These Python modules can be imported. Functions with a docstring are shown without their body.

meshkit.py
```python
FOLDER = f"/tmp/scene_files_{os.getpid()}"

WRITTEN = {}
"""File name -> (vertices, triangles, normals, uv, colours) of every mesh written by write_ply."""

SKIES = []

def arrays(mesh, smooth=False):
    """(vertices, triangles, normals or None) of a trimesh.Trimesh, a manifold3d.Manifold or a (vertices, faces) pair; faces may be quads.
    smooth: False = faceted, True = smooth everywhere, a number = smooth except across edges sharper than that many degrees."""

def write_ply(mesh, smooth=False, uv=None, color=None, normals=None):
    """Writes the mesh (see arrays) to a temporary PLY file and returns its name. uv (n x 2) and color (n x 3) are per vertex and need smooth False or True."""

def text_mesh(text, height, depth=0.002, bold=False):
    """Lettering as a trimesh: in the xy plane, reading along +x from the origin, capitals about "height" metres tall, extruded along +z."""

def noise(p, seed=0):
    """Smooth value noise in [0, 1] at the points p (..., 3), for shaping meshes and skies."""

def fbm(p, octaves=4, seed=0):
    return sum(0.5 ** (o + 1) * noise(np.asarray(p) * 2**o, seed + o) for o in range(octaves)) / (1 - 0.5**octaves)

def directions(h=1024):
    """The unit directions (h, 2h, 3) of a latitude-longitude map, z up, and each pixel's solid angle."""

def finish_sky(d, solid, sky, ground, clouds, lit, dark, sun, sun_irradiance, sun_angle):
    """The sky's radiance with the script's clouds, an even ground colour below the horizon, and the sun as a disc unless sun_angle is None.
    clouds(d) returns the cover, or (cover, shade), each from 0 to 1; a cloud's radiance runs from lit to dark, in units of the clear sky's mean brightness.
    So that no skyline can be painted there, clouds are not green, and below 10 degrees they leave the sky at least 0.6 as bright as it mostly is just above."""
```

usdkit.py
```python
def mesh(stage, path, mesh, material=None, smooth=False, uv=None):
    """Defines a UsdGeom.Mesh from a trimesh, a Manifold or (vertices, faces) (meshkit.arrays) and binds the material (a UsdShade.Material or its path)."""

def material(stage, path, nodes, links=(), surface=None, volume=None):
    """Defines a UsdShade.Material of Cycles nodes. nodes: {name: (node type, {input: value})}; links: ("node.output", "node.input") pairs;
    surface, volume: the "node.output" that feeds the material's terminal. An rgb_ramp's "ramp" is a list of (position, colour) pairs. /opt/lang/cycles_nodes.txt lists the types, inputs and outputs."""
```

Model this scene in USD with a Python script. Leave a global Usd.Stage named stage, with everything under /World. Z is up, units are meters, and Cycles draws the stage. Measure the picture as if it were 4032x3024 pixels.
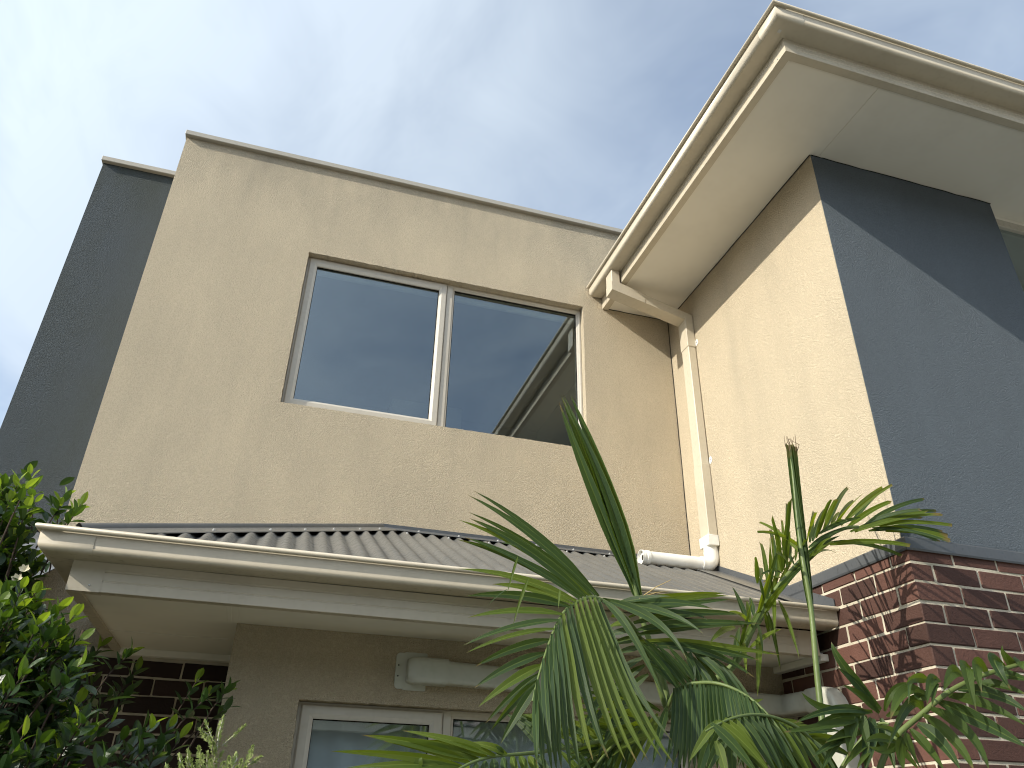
import math, random
import numpy as np, trimesh, usdkit, meshkit
from shapely.geometry import Polygon, box as sbox
from pxr import Usd, UsdGeom, UsdLux, UsdShade, Gf, Sdf

stage = Usd.Stage.CreateInMemory()
UsdGeom.SetStageUpAxis(stage, 'Z'); UsdGeom.SetStageMetersPerUnit(stage, 1.0)
UsdGeom.Xform.Define(stage, '/World')
EYE = 1.55                                   # eye height: coordinates below are written relative to the eye, obj() lifts them

# ---------------------------------------------------------------- camera, sky, sun, exposure
cam = UsdGeom.Camera.Define(stage, '/World/camera')
R_, U_, F_ = (.95593884, -.29289389, .01985213), (-.16203249, -.47002834, .86765133), (.24479871, .83263829, .49677668)
cam.AddTransformOp().Set(Gf.Matrix4d(*R_, 0, *U_, 0, -F_[0], -F_[1], -F_[2], 0, 0, 0, EYE, 1))
cam.CreateHorizontalApertureAttr(36.0); cam.CreateVerticalApertureAttr(27.0)
cam.CreateFocalLengthAttr(36.0 * 3045.4 / 4032)
cam.CreateFStopAttr(0.0); cam.CreateClippingRangeAttr(Gf.Vec2f(.05, 2000))
cam.CreateExposureAttr(1.14)

SUN = np.array([-1, -.285, .615]); SUN /= np.linalg.norm(SUN)
dome = UsdLux.DomeLight.Define(stage, '/World/sky')
dome.CreateIntensityAttr(1.0)
sky_nodes = {
    'sky': ('sky_texture', {'sky_type': 'single_scattering', 'sun_disc': False, 'sun_elevation': float(math.asin(SUN[2])),
                            'sun_rotation': float(math.atan2(SUN[0], SUN[1])), 'altitude': 50.0, 'air_density': 1.0, 'aerosol_density': 1.6, 'ozone_density': 1.2}),
    'tc': ('texture_coordinate', {}),
    'sep': ('separate_xyz', {}), 'zc': ('math', {'math_type': 'maximum', 'value2': .12}),
    'dx': ('math', {'math_type': 'divide'}), 'dy': ('math', {'math_type': 'divide'}),
    'com': ('combine_xyz', {'z': 0.0}),
    'mp': ('mapping', {'rotation': (0, 0, .5), 'scale': (1.2, .8, 1.0), 'location': (5.0, 2.5, 0)}),
    'n1': ('noise_texture', {'scale': .75, 'detail': 4.5, 'roughness': .5, 'distortion': .5}),
    'n2': ('noise_texture', {'scale': 2.4, 'detail': 5.0, 'roughness': .55, 'distortion': .9}),
    'mx': ('mix_float', {'fac': .3}),
    'rp': ('rgb_ramp', {'ramp': [(0, (.2,) * 3), (.34, (.3,) * 3), (.48, (.66,) * 3), (.6, (.96,) * 3), (1, (1, 1, 1))]}),
    'mul': ('math', {'math_type': 'multiply', 'value2': .86}),
    'sd': ('vector_math', {'math_type': 'dot_product', 'vector2': tuple(map(float, SUN))}), 'sp': ('math', {'math_type': 'maximum', 'value2': 0.0}), 'sq': ('math', {'math_type': 'power', 'value2': 2.5}),
    'ss': ('math', {'math_type': 'multiply_add', 'value2': 1.8, 'value3': 1.0}), 'cc': ('vector_math', {'math_type': 'scale', 'vector1': (3.6, 4.1, 4.6)}),
    'cl': ('mix_color', {'use_clamp': True}),
    'bg': ('background_shader', {'strength': .1})}
sky_links = [('tc.generated', 'sep.vector'), ('sep.z', 'zc.value1'), ('sep.x', 'dx.value1'), ('zc.value', 'dx.value2'), ('sep.y', 'dy.value1'), ('zc.value', 'dy.value2'),
             ('dx.value', 'com.x'), ('dy.value', 'com.y'), ('com.vector', 'mp.vector'), ('mp.vector', 'n1.vector'), ('mp.vector', 'n2.vector'),
             ('n1.fac', 'mx.a'), ('n2.fac', 'mx.b'), ('mx.result', 'rp.fac'), ('rp.color', 'mul.value1'), ('mul.value', 'cl.fac'), ('sky.color', 'cl.a'), ('tc.generated', 'sd.vector1'), ('sd.value', 'sp.value1'), ('sp.value', 'sq.value1'), ('sq.value', 'ss.value1'), ('ss.value', 'cc.scale'), ('cc.vector', 'cl.b'), ('cl.result', 'bg.color')]
sky_mat = usdkit.material(stage, '/World/Looks/sky', sky_nodes, sky_links, surface='bg.background')
UsdShade.MaterialBindingAPI.Apply(dome.GetPrim()).Bind(sky_mat)
dome.GetPrim().SetCustomDataByKey('kind', 'structure')
dome.GetPrim().SetCustomDataByKey('label', 'pale blue sky veiled with thin streaky cloud'); dome.GetPrim().SetCustomDataByKey('category', 'sky')

sun = UsdLux.DistantLight.Define(stage, '/World/sun')
sun.CreateIntensityAttr(.62); sun.CreateAngleAttr(.53); sun.CreateColorAttr(Gf.Vec3f(1.0, .945, .83)); sun.CreateNormalizeAttr(True)
zx = SUN; xx = np.cross([0, 0, 1], zx); xx /= np.linalg.norm(xx); yx = np.cross(zx, xx)
sun.AddTransformOp().Set(Gf.Matrix4d(*map(float, xx), 0, *map(float, yx), 0, *map(float, zx), 0, 0, 0, 0, 1))

# ---------------------------------------------------------------- helpers
COUNT = {}
ORIGIN = {}

def numbered(parent, name):
    k = (parent, name); n = COUNT.get(k, 0); COUNT[k] = n + 1
    return name if n == 0 else f'{name}_{n:03d}'

def meta(prim, label=None, cat=None, group=None, kind=None):
    for k, v in (('label', label), ('category', cat), ('group', group), ('kind', kind)):
        if v: prim.SetCustomDataByKey(k, v)
    return prim

def thing(name, loc, label=None, cat=None, group=None, kind=None):
    path = '/World/' + numbered('/World', name)
    x = UsdGeom.Xform.Define(stage, path)
    loc = np.array(loc, float); x.AddTranslateOp().Set(Gf.Vec3d(*map(float, loc + [0, 0, EYE])))
    ORIGIN[path] = loc
    return meta(x.GetPrim(), label, cat, group, kind)

def obj(name, mesh, mat, parent=None, smooth=False, uv=None, label=None, cat=None, group=None, kind=None):
    base = parent.GetPath().pathString if parent else '/World'
    path = base + '/' + numbered(base, name)
    o = ORIGIN.get(base, np.array([0, 0, -EYE]))
    if isinstance(mesh, (tuple, list)):
        v, f = np.asarray(mesh[0], float), np.asarray(mesh[1], int)
        if f.shape[1] == 4: f = np.vstack([f[:, [0, 1, 2]], f[:, [0, 2, 3]]])
    else:
        v, f = np.array(mesh.vertices), np.array(mesh.faces)
    m = trimesh.Trimesh(v - o, f, process=False)
    pr = usdkit.mesh(stage, path, m, MAT[mat], smooth=smooth, uv=uv).GetPrim()
    ORIGIN[path] = o
    return meta(pr, label, cat, group, kind)

def bx(x0, x1, y0, y1, z0, z1, ch=0.0):
    if ch <= 0:
        return trimesh.creation.box(bounds=[[x0, y0, z0], [x1, y1, z1]])
    pts = []
    for X, sx in ((x0, 1), (x1, -1)):
        for Y, sy in ((y0, 1), (y1, -1)):
            for Z, sz in ((z0, 1), (z1, -1)):
                pts += [(X + sx * ch, Y + sy * ch, Z), (X + sx * ch, Y, Z + sz * ch), (X, Y + sy * ch, Z + sz * ch)]
    return trimesh.Trimesh(np.array(pts), process=False).convex_hull

def cat(*ms): return trimesh.util.concatenate([m if isinstance(m, trimesh.Trimesh) else trimesh.Trimesh(*m, process=False) for m in ms])

def prism_y(poly, y0, y1):
    """polygon in (x, z) extruded from y0 to y1"""
    m = trimesh.creation.extrude_polygon(poly, y1 - y0, engine='earcut')
    v = m.vertices; return trimesh.Trimesh(np.c_[v[:, 0], y1 - v[:, 2], v[:, 1]], m.faces, process=False)

def sweep(profile, path, side, caps=True):
    """profile [(u outward, v up)] closed, along a polyline of (x, y, z); mitred in plan; side=+1: outward is to the right of travel"""
    P = np.array(path, float); n = len(P); rings = []
    seg = [(P[i + 1] - P[i])[:2] / np.linalg.norm((P[i + 1] - P[i])[:2]) for i in range(n - 1)]
    nor = [np.array([s[1], -s[0]]) * side for s in seg]
    for i in range(n):
        if i == 0: m = nor[0]
        elif i == n - 1: m = nor[-1]
        else:
            m = nor[i - 1] + nor[i]; m = m / (m @ nor[i])
        rings.append([[P[i][0] + u * m[0], P[i][1] + u * m[1], P[i][2] + v] for u, v in profile])
    k = len(profile); V = np.array(rings).reshape(-1, 3); F = []
    for i in range(n - 1):
        for j in range(k):
            a, b = i * k + j, i * k + (j + 1) % k
            F += [(a, b, b + k), (a, b + k, a + k)]
    if caps:
        v2, f2 = trimesh.creation.triangulate_polygon(Polygon(profile), engine='earcut')
        if len(v2) == k:
            for off, flip in ((0, 1), ((n - 1) * k, 0)):
                idx = [int(np.argmin(np.abs(np.array(profile) - q).sum(1))) for q in v2]
                for t in f2: F.append(tuple(off + idx[q] for q in (t[::-1] if flip else t)))
    m = trimesh.Trimesh(V, F, process=False); trimesh.repair.fix_normals(m); return m

def tube(pts, rad, sides=10, caps=True):
    P = np.array(pts, float); n = len(P); rad = np.broadcast_to(rad, n)
    T = np.gradient(P, axis=0); T /= np.linalg.norm(T, axis=1)[:, None]
    a = np.cross(T[0], [0, 0, 1.]); a = np.cross(T[0], [1., 0, 0]) if np.linalg.norm(a) < .2 else a
    V = []
    for i in range(n):
        a = a - T[i] * (a @ T[i]); a /= np.linalg.norm(a); b = np.cross(T[i], a)
        for j in range(sides):
            w = 2 * math.pi * j / sides; V.append(P[i] + rad[i] * (math.cos(w) * a + math.sin(w) * b))
    F = [(i * sides + j, i * sides + (j + 1) % sides, (i + 1) * sides + (j + 1) % sides, (i + 1) * sides + j) for i in range(n - 1) for j in range(sides)]
    F = [t for q in F for t in ((q[0], q[1], q[2]), (q[0], q[2], q[3]))]
    if caps:
        V += [P[0], P[-1]]; c0, c1 = len(V) - 2, len(V) - 1
        for j in range(sides):
            F += [(c0, (j + 1) % sides, j), (c1, (n - 1) * sides + j, (n - 1) * sides + (j + 1) % sides)]
    return trimesh.Trimesh(np.array(V), F, process=False)

def spline(pts, n):
    from scipy.interpolate import CubicSpline
    P = np.array(pts, float); d = np.r_[0, np.cumsum(np.linalg.norm(np.diff(P, axis=0), axis=1))]
    return CubicSpline(d, P)(np.linspace(0, d[-1], n))

# ---------------------------------------------------------------- materials
MAT = {}
def mat(name, nodes, links, surface='p.BSDF'):
    MAT[name] = usdkit.material(stage, '/World/Looks/' + name, nodes, links, surface=surface)

def stucco(name, c, dirt, amount=.5, scale=80, strength=.8):
    mat(name, {
        'g': ('geometry', {}),
        'n': ('noise_texture', {'scale': scale, 'detail': 2.0, 'roughness': .55, 'distortion': .7}),
        'r': ('rgb_ramp', {'ramp': [(0, (.0,) * 3), (.40, (.25,) * 3), (.5, (1,) * 3), (.6, (.25,) * 3), (1, (0,) * 3)]}),
        'f': ('noise_texture', {'scale': scale * 3.1, 'detail': 1.0}),
        'h': ('mix_float', {'fac': .3}),
        'b': ('bump', {'strength': strength, 'distance': .007}),
        'm': ('mapping', {'scale': (1.3, 1.3, .55)}),
        'd1': ('noise_texture', {'scale': 1.7, 'detail': 5.0, 'roughness': .6, 'distortion': .3}),
        'd2': ('rgb_ramp', {'ramp': [(0, (0,) * 3), (.38, (0,) * 3), (.72, (1,) * 3), (1, (1,) * 3)]}),
        's1': ('mapping', {'scale': (9.0, 9.0, .5)}), 's2': ('noise_texture', {'scale': 1.0, 'detail': 3.0}),
        's3': ('rgb_ramp', {'ramp': [(0, (0,) * 3), (.5, (0,) * 3), (.8, (1,) * 3), (1, (1,) * 3)]}),
        'da': ('math', {'math_type': 'multiply', 'value2': .35}), 'dd': ('math', {'math_type': 'add'}), 'dm': ('math', {'math_type': 'multiply', 'value2': amount, 'use_clamp': True}),
        'gz': ('separate_xyz', {}), 'zr': ('map_range', {'range_type': 'smoothstep', 'from_min': 5.2, 'from_max': 5.9, 'to_min': 0.0, 'to_max': 1.0, 'clamp': True}),
        'zs': ('mapping', {'scale': (2.2, 2.2, .9)}), 'zn': ('noise_texture', {'scale': 1.6, 'detail': 6.0, 'roughness': .65}), 'zq': ('rgb_ramp', {'ramp': [(0, (0,) * 3), (.36, (.0,) * 3), (.66, (1,) * 3), (1, (1,) * 3)]}), 'zm': ('math', {'math_type': 'multiply'}), 'za': ('math', {'math_type': 'multiply_add', 'value2': .6, 'use_clamp': True}),
        'c': ('mix_color', {'a': c, 'b': dirt}),
        'v': ('mix_color', {'blend_type': 'multiply', 'fac': .5}), 'vr': ('rgb_ramp', {'ramp': [(0, (.66,) * 3), (1, (1.28,) * 3)]}),
        'p': ('principled_bsdf', {'roughness': .9, 'specular_ior_level': .25})},
        [('g.position', 'n.vector'), ('g.position', 'f.vector'), ('n.fac', 'r.fac'), ('r.color', 'h.a'), ('f.fac', 'h.b'), ('h.result', 'b.height'), ('b.normal', 'p.normal'),
         ('g.position', 'm.vector'), ('m.vector', 'd1.vector'), ('d1.fac', 'd2.fac'), ('g.position', 's1.vector'), ('s1.vector', 's2.vector'), ('s2.fac', 's3.fac'), ('s3.color', 'da.value1'),
         ('d2.color', 'dd.value1'), ('da.value', 'dd.value2'), ('dd.value', 'dm.value1'), ('g.position', 'gz.vector'), ('gz.z', 'zr.value'), ('g.position', 'zs.vector'), ('zs.vector', 'zn.vector'), ('zn.fac', 'zq.fac'), ('zq.color', 'zm.value1'), ('zr.result', 'zm.value2'), ('zm.value', 'za.value1'), ('dm.value', 'za.value3'), ('za.value', 'c.fac'), ('c.result', 'v.a'), ('h.result', 'vr.fac'), ('vr.color', 'v.b'), ('v.result', 'p.base_color')])

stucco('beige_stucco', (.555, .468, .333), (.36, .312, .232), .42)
stucco('shaded_beige_stucco', (.45, .375, .258), (.33, .28, .2), .4)  # beige stucco with the shade under the lower eave put into its colour
stucco('slate_stucco', (.128, .150, .168), (.10, .115, .125), .4, strength=.85)
stucco('charcoal_stucco', (.070, .085, .097), (.06, .07, .065), .6, strength=.85)

def paint(name, c, rough=.45, spec=.4, vary=.06, dirt=(.25, .21, .15), dirt_amt=.18, bump=.0):
    mat(name, {
        'g': ('geometry', {}), 'n': ('noise_texture', {'scale': 3.0, 'detail': 6.0, 'roughness': .65}),
        'r': ('rgb_ramp', {'ramp': [(0, (0,) * 3), (.45, (0,) * 3), (.75, (1,) * 3), (1, (1,) * 3)]}),
        'a': ('math', {'math_type': 'multiply', 'value2': dirt_amt}), 'c': ('mix_color', {'a': c, 'b': dirt}),
        'n2': ('noise_texture', {'scale': 7.0, 'detail': 2.0}), 'b': ('bump', {'strength': .12, 'distance': .01}),
        'n3': ('noise_texture', {'scale': 40.0, 'detail': 3.0}), 'rr': ('map_range', {'from_min': .3, 'from_max': .7, 'to_min': max(.05, rough - vary * 2), 'to_max': rough + vary * 2}),
        'p': ('principled_bsdf', {'specular_ior_level': spec})},
        [('g.position', 'n.vector'), ('n.fac', 'r.fac'), ('r.color', 'a.value1'), ('a.value', 'c.fac'), ('c.result', 'p.base_color'), ('g.position', 'n2.vector'), ('n2.fac', 'b.height'), ('b.normal', 'p.normal'),
         ('g.position', 'n3.vector'), ('n3.fac', 'rr.value'), ('rr.result', 'p.roughness')])

paint('cream_metal', (.53, .47, .362), .38, .5, dirt_amt=.25)
paint('cap_metal', (.40, .37, .31), .45, .4)
paint('window_metal', (.50, .46, .385), .35, .5, dirt_amt=.12)
paint('eave_paint', (.78, .745, .66), .7, .2, dirt=(.62, .58, .5), dirt_amt=.35)
paint('roof_metal', (.098, .096, .088), .42, .5, dirt=(.17, .16, .14), dirt_amt=.4)
paint('dark_flashing', (.07, .075, .08), .4, .5, dirt=(.13, .13, .12), dirt_amt=.3)
paint('grey_roof', (.16, .17, .18), .35, .5)
paint('white_plastic', (.78, .77, .72), .3, .5, dirt=(.32, .27, .2), dirt_amt=.35)
paint('duct_plastic', (.46, .46, .39), .35, .5)
paint('dry_stalk', (.42, .30, .13), .8, .2)
paint('dark_gap', (.02, .018, .016), .8, .2)
paint('silver_screw', (.5, .5, .48), .35, .6)
paint('room_paint', (.42, .41, .39), .8, .2)
paint('room_door', (.62, .61, .58), .6, .3)
paint('blind_fabric', (.78, .72, .74), .9, .1)
paint('pale_wall', (.34, .36, .37), .85, .2)
paint('terracotta', (.20, .15, .125), .7, .3, dirt=(.09, .085, .08), dirt_amt=.7)
paint('ground_cover', (.05, .045, .03), .95, .1, dirt=(.035, .055, .02), dirt_amt=.9)
paint('concrete', (.40, .38, .33), .9, .2, dirt=(.25, .23, .19), dirt_amt=.6)

mat('mortar', {'g': ('geometry', {}), 'n': ('noise_texture', {'scale': 130.0, 'detail': 4.0, 'roughness': .7}), 'b': ('bump', {'strength': .9, 'distance': .004}),
    'n2': ('noise_texture', {'scale': 9.0, 'detail': 4.0}), 'c': ('rgb_ramp', {'ramp': [(0, (.22, .18, .13)), (.42, (.47, .42, .32)), (.6, (.56, .50, .39)), (1, (.64, .59, .48))]}), 'p': ('principled_bsdf', {'roughness': .95, 'specular_ior_level': .15})},
    [('g.position', 'n.vector'), ('n.fac', 'b.height'), ('b.normal', 'p.normal'), ('g.position', 'n2.vector'), ('n2.fac', 'c.fac'), ('c.color', 'p.base_color')])

def brick_mat(name, c0, c1):
    mat(name, {'g': ('geometry', {}), 'o': ('object_info', {}), 'n': ('noise_texture', {'scale': 95.0, 'detail': 4.0, 'roughness': .7}), 'b': ('bump', {'strength': .8, 'distance': .004}),
        'n1': ('noise_texture', {'scale': 11.0, 'detail': 4.0, 'roughness': .6}), 'c': ('mix_color', {'a': c0, 'b': c1}),
        'w': ('voronoi_texture', {'scale': 150.0}), 'wr': ('rgb_ramp', {'ramp': [(0, (1,) * 3), (.16, (1,) * 3), (.24, (0,) * 3), (1, (0,) * 3)]}),
        'wn': ('noise_texture', {'scale': 55.0, 'detail': 1.0}), 'wl': ('rgb_ramp', {'ramp': [(0, (0,) * 3), (.56, (0,) * 3), (.62, (1,) * 3), (1, (1,) * 3)]}), 'wm': ('math', {'math_type': 'multiply'}),
        'k': ('mix_color', {'b': (.016, .011, .009)}), 'rr': ('map_range', {'to_min': .55, 'to_max': 1.45}), 'v': ('vector_math', {'math_type': 'scale'}),
        'p': ('principled_bsdf', {'roughness': .75, 'specular_ior_level': .35})},
        [('g.position', 'n.vector'), ('g.position', 'n1.vector'), ('g.position', 'w.vector'), ('g.position', 'wn.vector'), ('n.fac', 'b.height'), ('b.normal', 'p.normal'), ('n1.fac', 'c.fac'),
         ('w.distance', 'wr.fac'), ('wn.fac', 'wl.fac'), ('wr.color', 'wm.value1'), ('wl.color', 'wm.value2'), ('wm.value', 'k.fac'), ('c.result', 'k.a'),
         ('o.random', 'rr.value'), ('k.result', 'v.vector1'), ('rr.result', 'v.scale'), ('v.vector', 'p.base_color')])
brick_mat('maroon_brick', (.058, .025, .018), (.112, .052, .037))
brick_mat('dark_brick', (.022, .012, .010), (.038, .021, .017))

mat('glass', {'l': ('layer_weight', {'blend': .5}), 'pw': ('math', {'math_type': 'power', 'value2': 3.5}), 'ml': ('math', {'math_type': 'multiply_add', 'value2': .8, 'value3': .14}),
    't': ('transparent_bsdf', {'color': (.80, .86, .86)}), 's': ('glossy_bsdf', {'color': (.86, .94, 1), 'roughness': .0}), 'm': ('mix_closure', {})},
    [('l.facing', 'pw.value1'), ('pw.value', 'ml.value1'), ('ml.value', 'm.fac'), ('t.BSDF', 'm.closure1'), ('s.BSDF', 'm.closure2')], surface='m.closure')

def leaf_mat(name, c0, c1, tr, fac=.35, rough=.38, spec=.45, stripes=0.0, edge=None, island=False, brown=0.0):
    nodes = {'u': ('attribute', {'attribute': 'st'}), 'sx': ('separate_xyz', {}), 'o': ('object_info', {}), 'g': ('geometry', {}),
        'n': ('noise_texture', {'scale': 14.0, 'detail': 3.0}), 'av': ('math', {'math_type': 'multiply_add', 'value2': .55, 'value3': .0}), 'ad': ('math', {'math_type': 'multiply_add', 'value2': .45, 'use_clamp': True}),
        'c': ('mix_color', {'a': c0, 'b': c1}), 'w': ('math', {'math_type': 'multiply', 'value2': 60.0}), 'si': ('math', {'math_type': 'sine'}),
        'sr': ('map_range', {'from_min': -1.0, 'from_max': 1.0, 'to_min': 1 - stripes, 'to_max': 1 + stripes}), 'v': ('vector_math', {'math_type': 'scale'}),
        'ab': ('math', {'math_type': 'multiply_add', 'value2': 2.0, 'value3': -1.0}), 'aa': ('math', {'math_type': 'absolute'}),
        'rb': ('rgb_ramp', {'ramp': [(0, (1,) * 3), (.05, (1,) * 3), (.12, (0,) * 3), (.9, (0,) * 3), (.97, (.8,) * 3), (1, (1,) * 3)]}), 'em': ('math', {'math_type': 'multiply', 'value2': .38 if edge else 0.0}), 'e': ('mix_color', {'b': edge or (0, 0, 0)}),
        'bp': ('bump', {'strength': .25, 'distance': .002}),
        'ta': ('math', {'math_type': 'multiply_add', 'value2': .35, 'value3': -.18}), 'tb': ('math', {'math_type': 'add'}), 'tr': ('rgb_ramp', {'ramp': [(0, (0,) * 3), (.93, (0,) * 3), (1, (1,) * 3)]}), 'tm': ('math', {'math_type': 'multiply', 'value2': brown}), 'tc': ('mix_color', {'b': (.16, .10, .045)}),

        'p': ('principled_bsdf', {'roughness': rough, 'specular_ior_level': spec}), 't': ('translucent_bsdf', {'color': tr}), 'm': ('mix_closure', {'fac': fac})}
    links = [('u.vector', 'sx.vector'), ('g.position', 'n.vector'), ('g.random_per_island' if island else 'o.random', 'av.value1'), ('n.fac', 'ad.value1'), ('av.value', 'ad.value3'), ('ad.value', 'c.fac'),
        ('sx.x', 'w.value1'), ('w.value', 'si.value1'), ('si.value', 'sr.value'), ('c.result', 'v.vector1'), ('sr.result', 'v.scale'),
        ('sx.x', 'ab.value1'), ('ab.value', 'aa.value1'), ('aa.value', 'rb.fac'), ('rb.color', 'em.value1'), ('em.value', 'e.fac'), ('v.vector', 'e.a'), ('e.result', 'tc.a'), ('n.fac', 'ta.value1'), ('sx.y', 'tb.value1'), ('ta.value', 'tb.value2'), ('tb.value', 'tr.fac'), ('tr.color', 'tm.value1'), ('tm.value', 'tc.fac'), ('tc.result', 'p.base_color'),
        ('si.value', 'bp.height'), ('bp.normal', 'p.normal'), ('p.BSDF', 'm.closure1'), ('t.BSDF', 'm.closure2')]
    mat(name, nodes, links, surface='m.closure')
leaf_mat('palm_leaf', (.015, .034, .011), (.034, .064, .018), (.17, .25, .012), .26, .46, .26, .16, (.20, .26, .06), brown=.9)
leaf_mat('palm_leaf_bright', (.040, .076, .010), (.095, .130, .016), (.28, .36, .012), .36, .46, .26, .14, (.28, .34, .08), brown=.9)
leaf_mat('broad_palm_leaf', (.022, .046, .009), (.058, .090, .015), (.19, .27, .015), .26, .5, .25, .10, None, brown=.7)
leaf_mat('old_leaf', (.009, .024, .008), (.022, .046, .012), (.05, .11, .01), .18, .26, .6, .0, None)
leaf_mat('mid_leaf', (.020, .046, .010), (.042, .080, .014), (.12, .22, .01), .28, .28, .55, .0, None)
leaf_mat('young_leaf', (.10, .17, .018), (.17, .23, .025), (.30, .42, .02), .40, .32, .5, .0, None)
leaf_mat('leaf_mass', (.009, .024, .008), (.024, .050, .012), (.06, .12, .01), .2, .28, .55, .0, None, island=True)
leaf_mat('pale_needle', (.30, .36, .12), (.48, .54, .24), (.3, .4, .1), .25, .6, .25, .0, None, island=True)
paint('petiole', (.115, .155, .045), .5, .4, dirt=(.075, .11, .03), dirt_amt=.8)
paint('bark', (.06, .042, .03), .9, .2, dirt=(.03, .022, .016), dirt_amt=.6)
paint('pale_stem', (.38, .36, .28), .8, .2)
paint('petal', (.60, .54, .38), .6, .3, dirt=(.4, .2, .15), dirt_amt=.4)
paint('frayed', (.12, .085, .05), .9, .1)

# ---------------------------------------------------------------- the setting
rng = np.random.default_rng(7)
gx, gy = np.meshgrid(np.r_[-400, -60, np.linspace(-14, 14, 57), 60, 400], np.r_[-400, -60, np.linspace(-14, 12, 53), 60, 400], indexing='ij')
gz = .05 * (meshkit.fbm(np.stack([gx * .9, gy * .9, gx * 0], -1), 3) - .5) - 1.56
nx_, ny_ = gx.shape; ii, jj = np.meshgrid(np.arange(nx_ - 1), np.arange(ny_ - 1), indexing='ij'); a_ = (ii * ny_ + jj).ravel()
obj('ground', (np.stack([gx, gy, gz], -1).reshape(-1, 3), np.stack([a_, a_ + ny_, a_ + ny_ + 1, a_ + 1], 1)), 'ground_cover', smooth=True,
    label='mulched garden ground with patchy green cover in front of the house', cat='ground', kind='structure')

obj('path', cat(*[bx(-12 + 1.5 * i, -10.512 + 1.5 * i, y0, y0 + 1.488, -1.60, -1.515, .006) for i in range(16) for y0 in (-7.6, -6.1, -4.6, -3.1, -1.6)]), 'concrete', label='unseen pale concrete paving added to bounce sunlight onto the upper soffit', cat='path', kind='structure')  # unseen slabs, added as a bounce surface to brighten the upper soffit
# ---------------------------------------------------------------- the house
YF, XS, YW, ZS, ZP = 4.561, 2.631, 2.70, 3.543, 4.336
XB, YB = 2.566, 2.617
house = thing('house', (0.7, 4.56, -1.55), 'two storey rendered house in beige and charcoal with maroon brick corner', 'house')
WX0, WX1, WZ0, WZ1 = -.185, 1.902, 2.306, 3.519
def rough_poly(pts, amp=.0011, step=.016, seed=1):
    """outline with a slightly uneven trowelled edge"""
    r = np.random.default_rng(seed); out = []; n = len(pts)
    for i in range(n):
        a, b = np.array(pts[i], float), np.array(pts[(i + 1) % n], float); k = max(1, min(140, int(np.linalg.norm(b - a) / step)))
        for j in range(k):
            p = a + (b - a) * j / k
            if j: p = p + r.normal(0, amp, 2)
            out.append(tuple(p))
    return out
facade = Polygon([(-1.181, .70), (XS + .1, .70), (XS + .1, ZP), (-1.181, ZP)], [rough_poly([(WX0, WZ0), (WX1, WZ0), (WX1, WZ1), (WX0, WZ1)])])
obj('beige_wall', prism_y(facade, YF, YF + .14), 'beige_stucco', house)
obj('beige_side_wall', bx(-1.181, -1.05, YF + .141, 5.4, .9, ZP), 'beige_stucco', house)
obj('charcoal_wall', bx(-1.808, -1.0, 5.033, 5.17, 1.2, ZP), 'charcoal_stucco', house, label='narrow charcoal wall set back at the far left')
obj('charcoal_wall_return', bx(-1.808, -1.67, 5.171, 9, 1.2, ZP), 'charcoal_stucco', house)
def capping(x0, x1, y0):
    m = cat(bx(x0, x1, y0, y0 + .26, 4.334, 4.376, .003))
    return m
obj('parapet_capping', capping(-1.192, 4.2, 4.527), 'cap_metal', house)
obj('parapet_capping', capping(-1.82, -1.05, 4.998), 'cap_metal', house)
obj('roof_deck', bx(-1.04, 6.0, 4.71, 9.0, 4.20, 4.26), 'dark_gap', house)

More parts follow.
